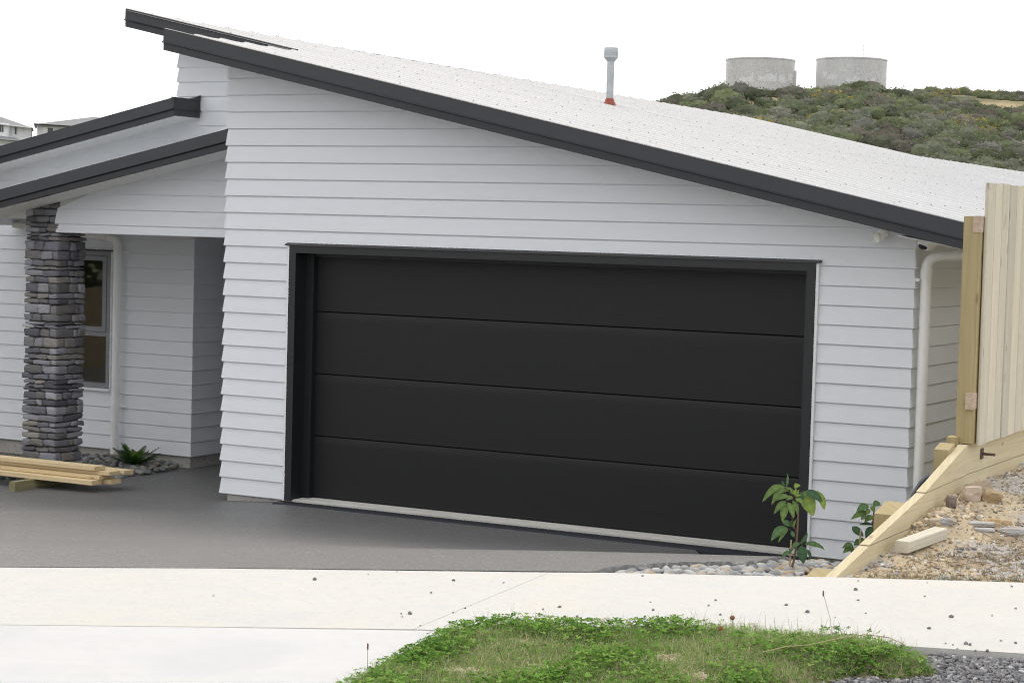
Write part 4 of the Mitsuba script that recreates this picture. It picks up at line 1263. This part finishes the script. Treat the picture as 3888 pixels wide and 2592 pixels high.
solid('dead_runner', tube(run, .0019, 6), 'mat_stake', 'long dry runner stem arching over the right end of the clover', 'stem', smooth=50)

# ------------------------------------------------------------------ garden plants


def leaf(base, tip, width, arch, side_hint, col, cup=.12, twist=0.0, wave=.0):
    """A pointed leaf from base to tip, arching by arch along the normal; returns (mesh, colours)."""
    base, tip = np.asarray(base, float), np.asarray(tip, float)
    ax = tip - base
    L = np.linalg.norm(ax); ax /= L
    sd = np.asarray(side_hint, float); sd = sd - ax * (sd @ ax); sd /= np.linalg.norm(sd)
    nr = np.cross(ax, sd)
    if nr[2] < 0:
        nr, sd = -nr, -sd
    c_, s_ = math.cos(twist), math.sin(twist)
    sd, nr = c_ * sd + s_ * nr, -s_ * sd + c_ * nr
    K = 10
    v, col_ = [], []
    ph = rng.uniform(0, 6)
    for i in range(K + 1):
        t = i / K
        w = width / 2 * (math.sin(math.pi * t ** .85) ** .75 if 0 < t < 1 else 0) * (1 - .18 * t)
        c0 = base + ax * L * t + nr * arch * L * 4 * t * (1 - t) + nr * wave * L * math.sin(9 * t + ph)
        for q in (-1, -.5, 0, .5, 1):
            v.append(c0 + sd * w * q + nr * (cup * w * abs(q) + .05 * w * math.sin(14 * t + q * 2 + ph) * abs(q)))
            col_.append(np.asarray(col) * (1.25 if q == 0 else 1.0) * (1 + .12 * math.sin(t * 22)))
    f = []
    for i in range(K):
        for q in range(4):
            a_ = i * 5 + q
            f += [[a_, a_ + 1, a_ + 6], [a_, a_ + 6, a_ + 5]]
    return tm(v, f), np.clip(np.array(col_), 0, 1)


RV = np.array([.876, .482, 0.0]); TV = np.array([.482, -.876, 0.0])    # across the picture to the right, and towards the street
G1, G2, G3, G4 = (.090, .155, .070), (.135, .205, .070), (.20, .28, .075), (.062, .115, .062)


def plant(key, origin, scale, leaves, stems, px0, py0):
    """leaves: (x0, y0, x1, y1, depth0, depth1, width, arch, colour, twist) read off a side elevation, in units of scale metres."""
    o = np.asarray(origin, float)
    W = lambda x, y, d: o + RV * (x - px0) * scale + np.array([0, 0, 1.0]) * (py0 - y) * scale + TV * d
    for pts_, r_, mat in stems:
        part(key, 'stem', tube([W(*q) for q in pts_], r_, 8), mat, smooth=50)
    for (x0, y0, x1, y1, d0, d1, w, arch, col, tw) in leaves:
        m, c_ = leaf(W(x0, y0, d0), W(x1, y1, d1), w, arch, np.cross(W(x1, y1, d1) - W(x0, y0, d0), TV * .85 + np.array([0, 0, .5])), np.asarray(col) * rng.uniform(.88, 1.12), twist=tw, wave=.012)
        part(key, 'leaf', m, 'mat_leaf', smooth=True, color=c_)


pk = thing('shrub', 'young broad-leaved shrub with drooping glossy leaves in the pebble bed before the garage door', 'shrub')
s1 = .000372
L1 = [
    (945, 320, 958, 145, .0, -.015, .026, .10, G1, .9), (940, 310, 880, 235, .0, .02, .030, .12, G4, .3),
    (925, 305, 628, 530, .0, .03, .040, .30, G2, .2), (915, 315, 745, 555, .01, .05, .036, .26, G2, .1), (980, 440, 775, 500, .01, .05, .030, .22, G2, 0),
    (945, 505, 775, 672, .03, .06, .034, .30, G2, .1), (935, 525, 885, 762, .04, .075, .042, .16, G2, .1), (960, 510, 1032, 712, .05, .08, .034, .14, G2, -.1),
    (1025, 490, 1085, 665, .04, .06, .032, .22, G2, -.2), (1060, 465, 1165, 545, .04, .07, .030, .25, G2, -.2),
    (1185, 370, 1425, 500, .02, .04, .052, .16, G4, -.15), (1180, 385, 1312, 690, .0, .03, .078, .10, G3, .15), (1320, 360, 1478, 625, .0, -.02, .050, .16, G3, -.2),
    (1050, 320, 1133, 292, .0, .02, .028, .3, G3, .2), (1050, 420, 1075, 330, .02, .03, .018, .1, G3, .6), (1060, 440, 1110, 345, .01, .02, .020, .1, G3, -.5),
    (1040, 430, 1000, 330, -.01, -.02, .024, .1, G2, .4), (1075, 440, 1130, 410, .03, .05, .016, .2, G3, 0), (1020, 440, 935, 480, .04, .06, .026, .2, G2, 0), (1150, 380, 1140, 520, .02, .03, .035, .12, G4, .4),
    (1000, 340, 905, 410, .0, -.03, .032, .2, G2, .1), (1090, 560, 1140, 640, -.03, -.05, .03, .1, G4, 0),
    (985, 870, 755, 1035, .0, .04, .055, .26, G1, .25), (985, 880, 850, 1052, .02, .05, .022, .2, G2, .2), (1010, 850, 925, 790, .0, -.03, .036, .2, G1, .1), (1040, 860, 1045, 775, -.01, -.02, .035, .12, G4, .2), (1060, 865, 1092, 735, .02, .03, .020, .1, G2, .9), (1030, 900, 1070, 980, .03, .04, .022, .2, G1, .4),
    (1165, 1090, 1185, 1315, .03, .07, .056, .14, G4, .1), (1140, 1060, 1025, 1130, .02, .05, .030, .2, G1, .2), (1160, 1075, 1262, 932, .0, -.02, .028, .12, G4, .7), (1215, 1080, 1485, 1145, .0, .02, .036, .20, G1, -.3), (1255, 1150, 1295, 1305, .0, .0, .022, .2, G4, -.5), (1030, 1180, 900, 1270, .02, .04, .026, .25, G1, .3), (1060, 1130, 1010, 1210, .01, .03, .02, .2, G1, .3)]
S1 = [([(1038, 1475, 0), (1080, 1330, 0), (1108, 1150, 0), (1117, 900, 0), (1120, 640, 0), (1112, 560, 0), (1075, 440, 0)], [.0062, .0058, .0055, .0052, .005, .0045, .003], 'mat_stem'),
      ([(1117, 950, 0), (1070, 850, .0), (1035, 700, .0), (1050, 560, 0), (1045, 430, 0)], [.003, .003, .0028, .0026, .002], 'mat_stem_red'),
      ([(1120, 960, 0), (1060, 935, .01), (1000, 880, 0)], .0019, 'mat_stem_red'), ([(1085, 1225, 0), (1040, 1200, .01), (1000, 1175, .02)], .0016, 'mat_stem_red'),
      ([(1000, 400, 0), (950, 345, 0), (880, 322, 0), (830, 330, .01)], .0018, 'mat_stem_red'), ([(1085, 420, .0), (1140, 385, .01), (1190, 372, .02)], .0018, 'mat_stem_red'), ([(1120, 1050, 0), (1160, 1065, .02), (1185, 1090, .03)], .0016, 'mat_stem_red')]
plant(pk, (7.515, -5.38, float(bz(7.515, -5.38)) + .0), s1, L1, S1, 1040, 1462)
st_ = thing('plant_stake', 'thin weathered stake tied beside the stem of the front shrub', 'stake')
scene[st_] = mikit.ply(tube([(7.518, -5.395, .72), (7.520, -5.395, .955)], .0042, 6), 'mat_stake')

pk2 = thing('shrub', 'smaller glossy shrub growing between the house corner and the timber posts', 'shrub')
s2 = .000384
L2 = [(720, 540, 455, 640, .0, .04, .044, .22, G2, .1), (735, 440, 538, 530, .0, .03, .05, .22, G1, .2), (700, 490, 735, 545, .02, .03, .03, .1, G4, .3), (790, 430, 908, 405, .0, .0, .042, .25, G1, -.1), (690, 570, 600, 635, .03, .06, .034, .2, G1, .1), (805, 600, 662, 682, .0, .03, .04, .25, G2, .2), (805, 720, 588, 715, .0, .03, .024, .1, G4, .2), (790, 740, 690, 935, .03, .06, .06, .12, G4, .1), (800, 660, 830, 760, .0, .0, .03, .1, G4, .2), (490, 750, 655, 885, .02, .04, .046, .12, G4, .3), (760, 430, 800, 520, .03, .05, .03, .12, G2, .2), (720, 480, 690, 560, .02, .05, .03, .15, G2, .1),
      (510, 1030, 333, 1060, .03, .06, .038, .28, G1, .2), (515, 1050, 350, 1132, .02, .06, .042, .2, G2, .1), (640, 960, 520, 1030, .0, .03, .04, .2, G1, .1), (690, 940, 590, 1010, -.01, .02, .046, .2, G2, 0), (500, 1060, 480, 1130, .03, .06, .03, .1, G1, .1)]
S2 = [([(840, 1700, 0), (820, 1200, 0), (812, 900, 0), (805, 640, 0), (815, 470, 0)], [.006, .0055, .005, .0045, .0035], 'mat_stem'), ([(805, 650, 0), (760, 610, .01), (700, 560, .01)], .002, 'mat_stem_red'), ([(700, 560, .01), (690, 520, .01), (720, 470, 0)], .0018, 'mat_stem_red'), ([(640, 960, 0), (615, 900, .01), (600, 860, .02)], .0017, 'mat_stem_red'), ([(820, 1180, 0), (700, 1010, 0), (640, 960, 0)], .0025, 'mat_stem'), ([(640, 1000, 0), (540, 1060, .02), (500, 1050, .03)], .0017, 'mat_stem_red')]
plant(pk2, (7.40, -3.78, .894 - 0 * s2), s2, L2, S2, 805, 560)
st_ = thing('plant_stake', 'thin weathered stake rising in front of the smaller shrub', 'stake')
W2 = lambda x, y, d: np.array((7.40, -3.78, .894)) + RV * (x - 805) * s2 + np.array([0, 0, 1.0]) * (560 - y) * s2 + TV * d
scene[st_] = mikit.ply(tube([W2(585, 1500, .05), W2(605, 782, .05)], .0045, 6), 'mat_stake')


def fern(name, origin, fronds, label, size=1.0):
    kk = thing(name, label, 'fern')
    o = np.asarray(origin, float)
    for (az, L, lift, droop, col) in fronds:
        d = np.array([math.cos(az), math.sin(az), 0])
        sd = np.array([-d[1], d[0], 0])
        n_ = 26
        sp = []
        for q in range(n_ + 1):
            t = q / n_
            sp.append(o + d * L * (t * math.cos(lift) + .12 * t * t) + np.array([0, 0, 1.0]) * L * (t * math.sin(lift) - droop * t * t))
        sp = np.array(sp)
        v, f, c_ = [], [], []
        for q in range(2, n_ + 1):
            t = q / n_
            w = L * .17 * (math.sin(math.pi * min(1, t * .86 + .12)) ** .8) * size + .002
            tg = sp[q] - sp[q - 1]; tg /= np.linalg.norm(tg)
            for s_ in (-1, 1):
                a0 = sp[q] - tg * L * .013
                a1 = sp[q] + tg * L * .013
                tp_ = sp[q] + sd * s_ * w + tg * w * .45 - np.array([0, 0, 1.0]) * w * .22
                md = (a1 + tp_) / 2 + tg * L * .012
                k0 = len(v)
                v += [a0, a1, md, tp_]
                f += [[k0, k0 + 1, k0 + 2], [k0, k0 + 2, k0 + 3]]
                c_ += [np.asarray(col) * rng.uniform(.8, 1.2)] * 4
        k0 = len(v)
        tb = tube(sp, .0022, 4, False)
        v = np.vstack([np.array(v), tb.vertices]); f = np.vstack([np.array(f), np.asarray(tb.faces) + k0])
        c_ = np.vstack([np.array(c_), np.repeat([np.asarray(col) * .8], len(tb.vertices), 0)])
        part(kk, 'frond', tm(v, f), 'mat_leaf', color=np.clip(c_, 0, 1))


dk, lt = (.035, .085, .02), (.13, .24, .04)
th = lambda a: math.atan2(0, 1) + a
fern('fern', (-2.40, 1.66, -.13), [(-0.08, 0.35, 0.7, 0.22, dk), (0.14, 0.31, 0.7, 0.29, dk), (0.61, 0.29, 0.7, 0.23, dk), (0.72, 0.36, 0.9, 0.19, dk), (1.18, 0.36, 0.7, 0.27, dk), (1.40, 0.28, 0.9, 0.19, dk), (1.68, 0.27, 1.1, 0.25, dk), (1.83, 0.29, 0.9, 0.19, dk), (2.23, 0.26, 1.1, 0.26, lt), (2.30, 0.31, 0.9, 0.24, dk), (2.60, 0.29, 0.9, 0.19, dk), (2.97, 0.27, 0.7, 0.24, dk), (3.08, 0.34, 1.3, 0.25, lt), (3.27, 0.34, 0.9, 0.22, dk), (3.57, 0.35, 1.3, 0.23, lt), (4.05, 0.36, 0.7, 0.26, dk), (4.12, 0.27, 0.9, 0.29, dk), (4.39, 0.27, 0.7, 0.25, dk), (4.83, 0.35, 1.1, 0.15, dk), (4.91, 0.35, 0.9, 0.21, dk), (5.37, 0.30, 0.7, 0.18, dk), (5.48, 0.29, 0.9, 0.24, dk), (5.66, 0.30, 0.7, 0.22, dk), (5.98, 0.38, 1.1, 0.22, lt)], 'dark green fern with bright new fronds at the foot of the left downpipe')
fern('fern', (-3.05, .52, -.13), [(2.6, .22, .9, .3, lt), (3.4, .20, .7, .3, lt), (1.7, .24, 1.1, .3, dk), (4.2, .18, .6, .3, lt), (.6, .16, .8, .3, dk)], 'small light green fern half hidden behind the base of the stone pillar')
fern('fern', (-2.05, .36, -.15), [(-1.6, .12, .4, .2, lt), (-.6, .11, .5, .2, dk), (-2.6, .12, .4, .2, dk), (2, .12, .7, .2, lt)], 'tiny fern under the right end of the planks')

# ------------------------------------------------------------------ far things: hill, tanks, houses
WF, WV = np.array([math.sin(math.radians(-20)), math.cos(math.radians(-20))]), np.array([math.cos(math.radians(-20)), -math.sin(math.radians(-20))])


def polar(az, dist):
    a_ = math.radians(az)
    return CAM[:2] + np.array([math.sin(a_), math.cos(a_)]) * dist


AZ = [-40, -31, -27.5, -25.29, -24.19, -22.97, -21.9, -20.66, -18.86, -17.9, -17.2, -15.5, -14.0, -10, 0, 12]
EL = [-.5, .8, 2.5, 3.55, 3.92, 4.24, 4.27, 4.27, 4.36, 4.10, 3.90, 3.72, 3.55, 3.4, 3.0, 2.0]
RD = 250.0


def hill_z(x, y):
    dx0, dy0 = x - CAM[0], y - CAM[1]
    dist = np.hypot(dx0, dy0)
    az = np.degrees(np.arctan2(dx0, dy0))
    ridge = CAM[2] + RD * np.tan(np.radians(np.interp(az, AZ, EL)))
    t = np.clip((dist - 105) / (RD - 105), 0, 1)
    z1 = -3 + (ridge + 3) * (t * .85 + .15 * t * t * (3 - 2 * t))
    back = np.clip((dist - RD) / 60, 0, 1)
    sec = CAM[2] + 310 * np.tan(np.radians(np.interp(az, [-30, -18.6, -17.7, -17.0, -15.9, -14.6, -8, 8], [1, 3.2, 4.22, 4.26, 4.22, 4.16, 3.9, 2])))
    z2 = ridge + (sec - ridge) * back
    far = np.clip((dist - 330) / 150, 0, 1)
    q = np.stack([x * .06, y * .06, np.zeros_like(x)], -1)
    bump = (meshkit.fbm(q, 3, 5) - .5) * 3.0 * np.clip(t * 1.2, 0, 1) * np.clip(1 - back * .7, .2, 1)
    return np.where(dist < RD, z1, z2 * (1 - far) - 5 * far) + bump - .8


azs, ds = np.radians(np.linspace(-44, 14, 150)), np.linspace(100, 480, 100)
A_, D_ = np.meshgrid(azs, ds, indexing='ij')
hx, hy = CAM[0] + np.sin(A_) * D_, CAM[1] + np.cos(A_) * D_
hv = np.stack([hx, hy, hill_z(hx, hy)], -1).reshape(-1, 3)
nx, ny = hx.shape
i, j = np.meshgrid(np.arange(nx - 1), np.arange(ny - 1), indexing='ij')
a = (i * ny + j).ravel()
struct('hill', tm(hv, np.vstack([np.stack([a, a + 1, a + ny + 1], 1), np.stack([a, a + ny + 1, a + ny], 1)])), 'mat_hill', 'scrub-covered hill behind the house with bare tan grass near the top', smooth=True)

NB = 6200
baz = np.radians(rng.uniform(-28.0, -8.5, NB * 2))
bd = np.sqrt(rng.uniform(140 ** 2, 322 ** 2, NB * 2))
bx_, by_ = CAM[0] + np.sin(baz) * bd, CAM[1] + np.cos(baz) * bd
bq = np.stack([bx_ * .045, by_ * .045, bx_ * 0], -1)
tan = (bd > 256) & (np.degrees(baz) > -17.9) & (meshkit.fbm(bq * 1.7, 3, 8) < .44)
tank_clear = np.zeros(len(bd), bool)
for taz, tr in ((-21.93, 4.6), (-19.40, 4.6)):
    tp0 = polar(taz, 262)
    tank_clear |= np.hypot(bx_ - tp0[0], by_ - tp0[1]) < tr + .8
keep = ~tan & ~tank_clear
bx_, by_, bd, bq = bx_[keep][:NB], by_[keep][:NB], bd[keep][:NB], bq[keep][:NB]
n = len(bx_)
br = (.55 + 1.05 * rng.random(n) ** 1.8) * np.interp(bd, [232, 258], [1, .70])
bz_ = hill_z(bx_, by_) + .1 * br
asp = np.stack([rng.uniform(.85, 1.3, n), rng.uniform(.85, 1.3, n), rng.uniform(.6, 1.0, n)], 1)
ico2 = trimesh.creation.icosphere(2)
seeds = rng.uniform(0, 500, (n, 3))


def crown_r(u):
    """How far the crown reaches in direction u (n, k, 3): lobes of several sizes."""
    w = u * 1.5 + seeds[:, None]
    return .70 + .62 * meshkit.fbm(w, 3, 77)


cv_ = np.repeat(np.asarray(ico2.vertices)[None], n, 0)
cv_ = cv_ * crown_r(cv_)[..., None] * .93 * (br[:, None] * asp)[:, None] + np.stack([bx_, by_, bz_], 1)[:, None]
K = 130
u_ = rng.standard_normal((n, K, 3)); u_[..., 2] = np.abs(u_[..., 2]) - .25
u_ /= np.linalg.norm(u_, axis=2, keepdims=True)
cen = np.stack([bx_, by_, bz_], 1)[:, None] + u_ * (crown_r(u_) * rng.uniform(.84, 1.14, (n, K)))[..., None] * (br[:, None] * asp)[:, None]
nn_ = u_ + .85 * rng.standard_normal((n, K, 3))
e1 = np.cross(nn_, rng.standard_normal((n, K, 3))); e1 /= np.linalg.norm(e1, axis=2, keepdims=True)
e2 = np.cross(nn_, e1); e2 /= np.linalg.norm(e2, axis=2, keepdims=True)
ls = rng.uniform(.07, .16, (n, K, 1)) * np.clip(br[:, None, None], .8, 1.5)
tri = np.stack([cen - e1 * ls, cen + e1 * ls * .9 + e2 * ls * .3, cen + e2 * ls * 1.3], 2)
sp = meshkit.fbm(bq * 1.4 + 3, 3, 21)
kinds = np.array([(.145, .168, .098), (.180, .196, .140), (.120, .138, .090), (.185, .185, .150), (.165, .152, .128), (.178, .205, .115), (.21, .212, .185)])
ki = rng.choice(7, n, p=[.27, .22, .15, .11, .08, .11, .06])
bc = 1.14 * kinds[ki] * rng.uniform(.8, 1.2, (n, 1)) * (.8 + .45 * sp[:, None])
cc = np.repeat(bc[:, None], K, 1) * rng.uniform(.75, 1.3, (n, K, 1))
gorse = (meshkit.fbm(bq * 2.4 + 40, 3, 31) > .655) & (rng.random(n) < .8)
yl = gorse[:, None] & (rng.random((n, K)) < np.clip(.75 * (u_[..., 2] + .2), 0, .6))
cc[yl] = np.array([.52, .38, .06]) * rng.uniform(.7, 1.1, (int(yl.sum()), 1))


def tri_mesh(sel):
    v = tri[sel].reshape(-1, 3)
    nc = int(sel.sum())
    core = cv_[sel].reshape(-1, 3)
    fc = (np.asarray(ico2.faces)[None] + (np.arange(nc) * len(ico2.vertices))[:, None, None]).reshape(-1, 3)
    m = tm(np.vstack([v, core]), np.vstack([np.arange(len(v)).reshape(-1, 3), fc + len(v)]))
    c = np.vstack([np.repeat(cc[sel].reshape(-1, 3), 3, 0), np.repeat(bc[sel] * .8, len(ico2.vertices), 0)])
    return m, np.clip(c, 0, 1)


mm, c_ = tri_mesh(~gorse)
struct('scrub', mm, 'mat_scrub', 'dense grey-green scrub covering the hillside', kind='stuff', color=c_)
mm, c_ = tri_mesh(gorse)
struct('gorse', mm, 'mat_scrub', 'yellow-flowering gorse bushes dotted over the hillside', kind='stuff', color=c_)


def water_tank(az, el_top, label, half, patches):
    p_ = polar(az, 262)
    R_t = 262 * math.tan(math.radians(half))
    zt = CAM[2] + 262 * math.tan(math.radians(el_top))
    kk = thing('water_tank', label, 'water tank')
    part(kk, 'wall', lathe([(R_t, -6.5), (R_t, -.12)], (p_[0], p_[1], zt), 72), 'mat_tank', smooth=50)
    part(kk, 'rim', lathe([(R_t, -.13), (R_t + .07, -.12), (R_t + .07, .02), (R_t - .1, .04), (0, .06)], (p_[0], p_[1], zt), 72), 'mat_tank', smooth=50)
    toc = math.atan2(CAM[1] - p_[1], CAM[0] - p_[0])
    ms = []
    for (da, w, z0, z1) in patches:
        rr = np.random.default_rng(int(abs(da) * 100) + 5)
        th = np.linspace(toc + da, toc + da + w, 14)
        z0, z1 = z0 - .45, z1 - .40
        jag = np.convolve(rr.random(16), [.3, .4, .3], 'valid')
        top = zt + z1 + 1.1 * (jag - .5); bot = zt + z0 + .12 * (rr.random(14) - .5)
        x, y = p_[0] + (R_t + .012) * np.cos(th), p_[1] + (R_t + .012) * np.sin(th)
        v = np.vstack([np.stack([x, y, bot], 1), np.stack([x, y, top], 1)])
        part(kk, 'painted_patch', tm(v, [[q, q + 1, 14 + q + 1] for q in range(13)] + [[q, 15 + q, 14 + q] for q in range(13)]), 'mat_tank_patch')
    return kk, p_, R_t, zt, toc


k1, p1_, r1_, zt1, toc1 = water_tank(-21.93, 4.955, 'round grey concrete water tank, the left one on the hilltop', .96, [(-.05, .55, -2.5, -1.85), (-.62, .42, -2.6, -1.95), (.58, .3, -2.6, -1.9), (.95, .25, -2.2, -1.5)])
for s_ in (-1, 1):
    pass
ll = toc1 + 1.42
lx_, ly_ = p1_[0] + r1_ * math.cos(ll), p1_[1] + r1_ * math.sin(ll)
part(k1, 'ladder_box', box(lx_ - .2, lx_ + .2, ly_ - .3, ly_ + .3, zt1 - 3.2, zt1 - 1.3), 'mat_tank')
part(k1, 'hand_rail', cat([tube([(lx_, ly_, zt1 - .2), (lx_, ly_, zt1 + .55)], .025, 5), tube([(lx_ + .4, ly_ + .1, zt1 - .2), (lx_ + .4, ly_ + .1, zt1 + .55)], .025, 5), tube([(lx_, ly_, zt1 + .53), (lx_ + .4, ly_ + .1, zt1 + .53)], .025, 5)]), 'mat_tank')
k2, p2_, r2_, zt2, toc2 = water_tank(-19.40, 5.000, 'round grey concrete water tank with stained side, the right one on the hilltop', .975, [(-.75, .35, -2.3, -1.75), (-.95, .2, -2.0, -1.5), (-.15, .5, -2.65, -2.1), (.5, .45, -2.9, -2.3)])
pa = polar(-19.09, 268)
am = thing('antenna_mast', 'thin antenna mast rising behind the right water tank', 'mast')
part(am, 'pole', tube([(pa[0], pa[1], zt2 - 3), (pa[0], pa[1], zt2 + 2.55)], .028, 5), 'mat_galv')
part(am, 'aerial', cat([tube([(pa[0] - .35, pa[1], zt2 + z_), (pa[0] + .35, pa[1], zt2 + z_ + .05)], .02, 5) for z_ in (1.2, 1.9, 2.4)]), 'mat_galv')

HB = polar(-42.14, 230)
HS = .0064


def far_frame(base_px):
    """local axes of a far house: x across the picture, y away, z up."""
    a_ = math.radians(-41.5)
    fx_ = np.array([math.cos(a_), -math.sin(a_), 0]); fy_ = np.array([math.sin(a_), math.cos(a_), 0])
    o = CAM + 230 * np.array([math.sin(math.radians(-42.14)), math.cos(math.radians(-42.14)), math.tan(math.radians(2.585))])
    def W(px, py, d):
        x = (px - 650) * HS
        return o + fx_ * x + fy_ * d + np.array([0, 0, 1.0]) * ((540 - py) * HS - .027 * x)
    return W


W = far_frame(0)


def quad(pts):
    return tm(pts, [[0, 1, 2], [0, 2, 3]])


def prism_px(x0, x1, yt, yb, d0, d1):
    return hexa([W(x0, yb, d0), W(x1, yb, d0), W(x1, yb, d1), W(x0, yb, d1), W(x0, yt, d0), W(x1, yt, d0), W(x1, yt, d1), W(x0, yt, d1)])


hb = thing('house', 'distant grey weatherboard house with hipped dark roof above the wing roof', 'house')
part(hb, 'wall', prism_px(655, 2300, 535, 1400, .3, 9), 'mat_far_wall_grey')
part(hb, 'corner_trim', prism_px(648, 668, 535, 1400, .24, .32), 'mat_far_wall')


def hip(e, r0, r1, dR):
    """e: four eave corners front-left, front-right, back-right, back-left; ridge points r0, r1."""
    v = [*e, r0, r1]
    return tm(v, [[0, 1, 5], [0, 5, 4], [1, 2, 5], [2, 3, 4], [2, 4, 5], [3, 0, 4], [0, 2, 1], [0, 3, 2]])


rf = part(hb, 'roof', hip([W(600, 553, -.3), W(2300, 548, -.3), W(2300, 548, 9.6), W(600, 553, 9.6)], W(1610, 326, 4.6), W(1800, 332, 4.6), 0), 'mat_far_roof')
part(rf, 'gutter', prism_px(600, 2300, 540, 562, -.36, -.28), 'mat_fascia')
for (x0, x1, y0, y1) in ((760, 930, 590, 745), (1160, 1300, 600, 745)):
    w_ = part(hb, 'window', cat([prism_px(x0, x1, y0, y0 + 8, .22, .31), prism_px(x0, x0 + 8, y0 + 8, y1, .22, .31), prism_px(x1 - 8, x1, y0 + 8, y1, .22, .31), prism_px(x0 + 64, x0 + 70, y0 + 8, y1, .22, .31)]), 'mat_far_wall')
    part(w_, 'pane', prism_px(x0 + 70, x1 - 8, y0 + 8, y1, .26, .31), 'mat_far_glass')
    part(w_, 'curtain', prism_px(x0 + 8, x0 + 64, y0 + 8, y1, .26, .31), 'mat_trim_white')
ha = thing('house', 'distant white two-storey house with grey roof at the left edge', 'house')
part(ha, 'wall', prism_px(-900, 165, 560, 1500, .6, 9), 'mat_far_wall')
part(ha, 'wall', prism_px(165, 553, 590, 1500, 1.2, 9), 'mat_far_wall')
part(ha, 'downpipe', prism_px(160, 184, 575, 800, .5, .66), 'mat_far_wall_grey')
v = [W(-900, 530, -.1), W(580, 618, .5), W(580, 618, 9), W(-900, 530, 9), W(-500, 300, 4.5), W(-60, 405, 4.5)]
ra = part(ha, 'roof', hip(v[:4], v[4], v[5], 0), 'mat_far_roof')
part(ra, 'gutter', hexa([W(-900, 545, -.2), W(580, 622, .4), W(580, 622, .5), W(-900, 545, -.1), W(-900, 528, -.2), W(580, 606, .4), W(580, 606, .5), W(-900, 528, -.1)]), 'mat_far_wall')
for (x0, x1, y0, y1, d_) in ((2, 92, 575, 718, .6), (270, 318, 612, 738, 1.2)):
    w_ = part(ha, 'window', cat([prism_px(x0, x1, y0, y0 + 8, d_ - .08, d_ + .01), prism_px(x0, x0 + 7, y0 + 8, y1, d_ - .08, d_ + .01), prism_px(x1 - 7, x1, y0 + 8, y1, d_ - .08, d_ + .01), prism_px((x0 + x1) / 2 + 8, (x0 + x1) / 2 + 14, y0 + 8, y1, d_ - .08, d_ + .01)]), 'mat_far_wall_grey')
    part(w_, 'pane', prism_px(x0 + 7, x1 - 7, y0 + 8, y1, d_ - .04, d_ + .01), 'mat_far_glass')
lr = part(ha, 'porch_roof', hip([W(-200, 850, -1.6), W(400, 862, -1.6), W(395, 850, 1.2), W(-200, 850, 1.2)], W(45, 788, .2), W(320, 812, .4), 0), 'mat_far_roof')
part(ha, 'porch_wall', prism_px(-200, 330, 855, 1500, -1.0, .6), 'mat_far_wall_grey')
sb = thing('shed', 'sliver of a low pale building between the two distant houses', 'building')
part(sb, 'wall', prism_px(560, 640, 760, 1400, 6, 9), 'mat_far_wall_grey')
part(sb, 'roof', prism_px(555, 642, 738, 760, 5.8, 9.2), 'mat_far_wall')

# trees left of the section (mirrored in the entry window)
for (tx, ty, hgt, lb) in ((-13.2, -7.5, 4.2, 'dark shelter tree beyond the left boundary fence, nearer the street'), (-13.0, -4.6, 3.6, 'dark shelter tree beyond the left boundary fence, in the middle'), (-13.4, -1.5, 4.4, 'dark shelter tree beyond the left boundary fence, furthest from the street')):
    kk = thing('tree', lb, 'tree')
    part(kk, 'trunk', tube([(tx, ty, -.6), (tx + .1, ty, 1.2), (tx, ty + .1, hgt * .8)], [.14, .11, .03], 8), 'mat_stem')
    nn = 2600
    u_ = rng.standard_normal((nn, 3)); u_ /= np.linalg.norm(u_, axis=1, keepdims=True)
    cen = np.array([tx, ty, hgt * .52]) + u_ * (rng.random((nn, 1)) ** .4) * np.array([1.7, 1.9, hgt * .5])
    e1 = rng.standard_normal((nn, 3)); e1 /= np.linalg.norm(e1, axis=1, keepdims=True)
    e2 = np.cross(u_ + .3 * e1, e1); e2 /= np.linalg.norm(e2, axis=1, keepdims=True)
    tr = np.stack([cen - e1 * .13, cen + e1 * .13, cen + e2 * .2], 1).reshape(-1, 3)
    part(kk, 'crown', tm(tr, np.arange(nn * 3).reshape(-1, 3)), 'mat_scrub', color=np.repeat(np.array([(.05, .075, .03)]) * rng.uniform(.6, 1.4, (nn, 1)), 3, 0))
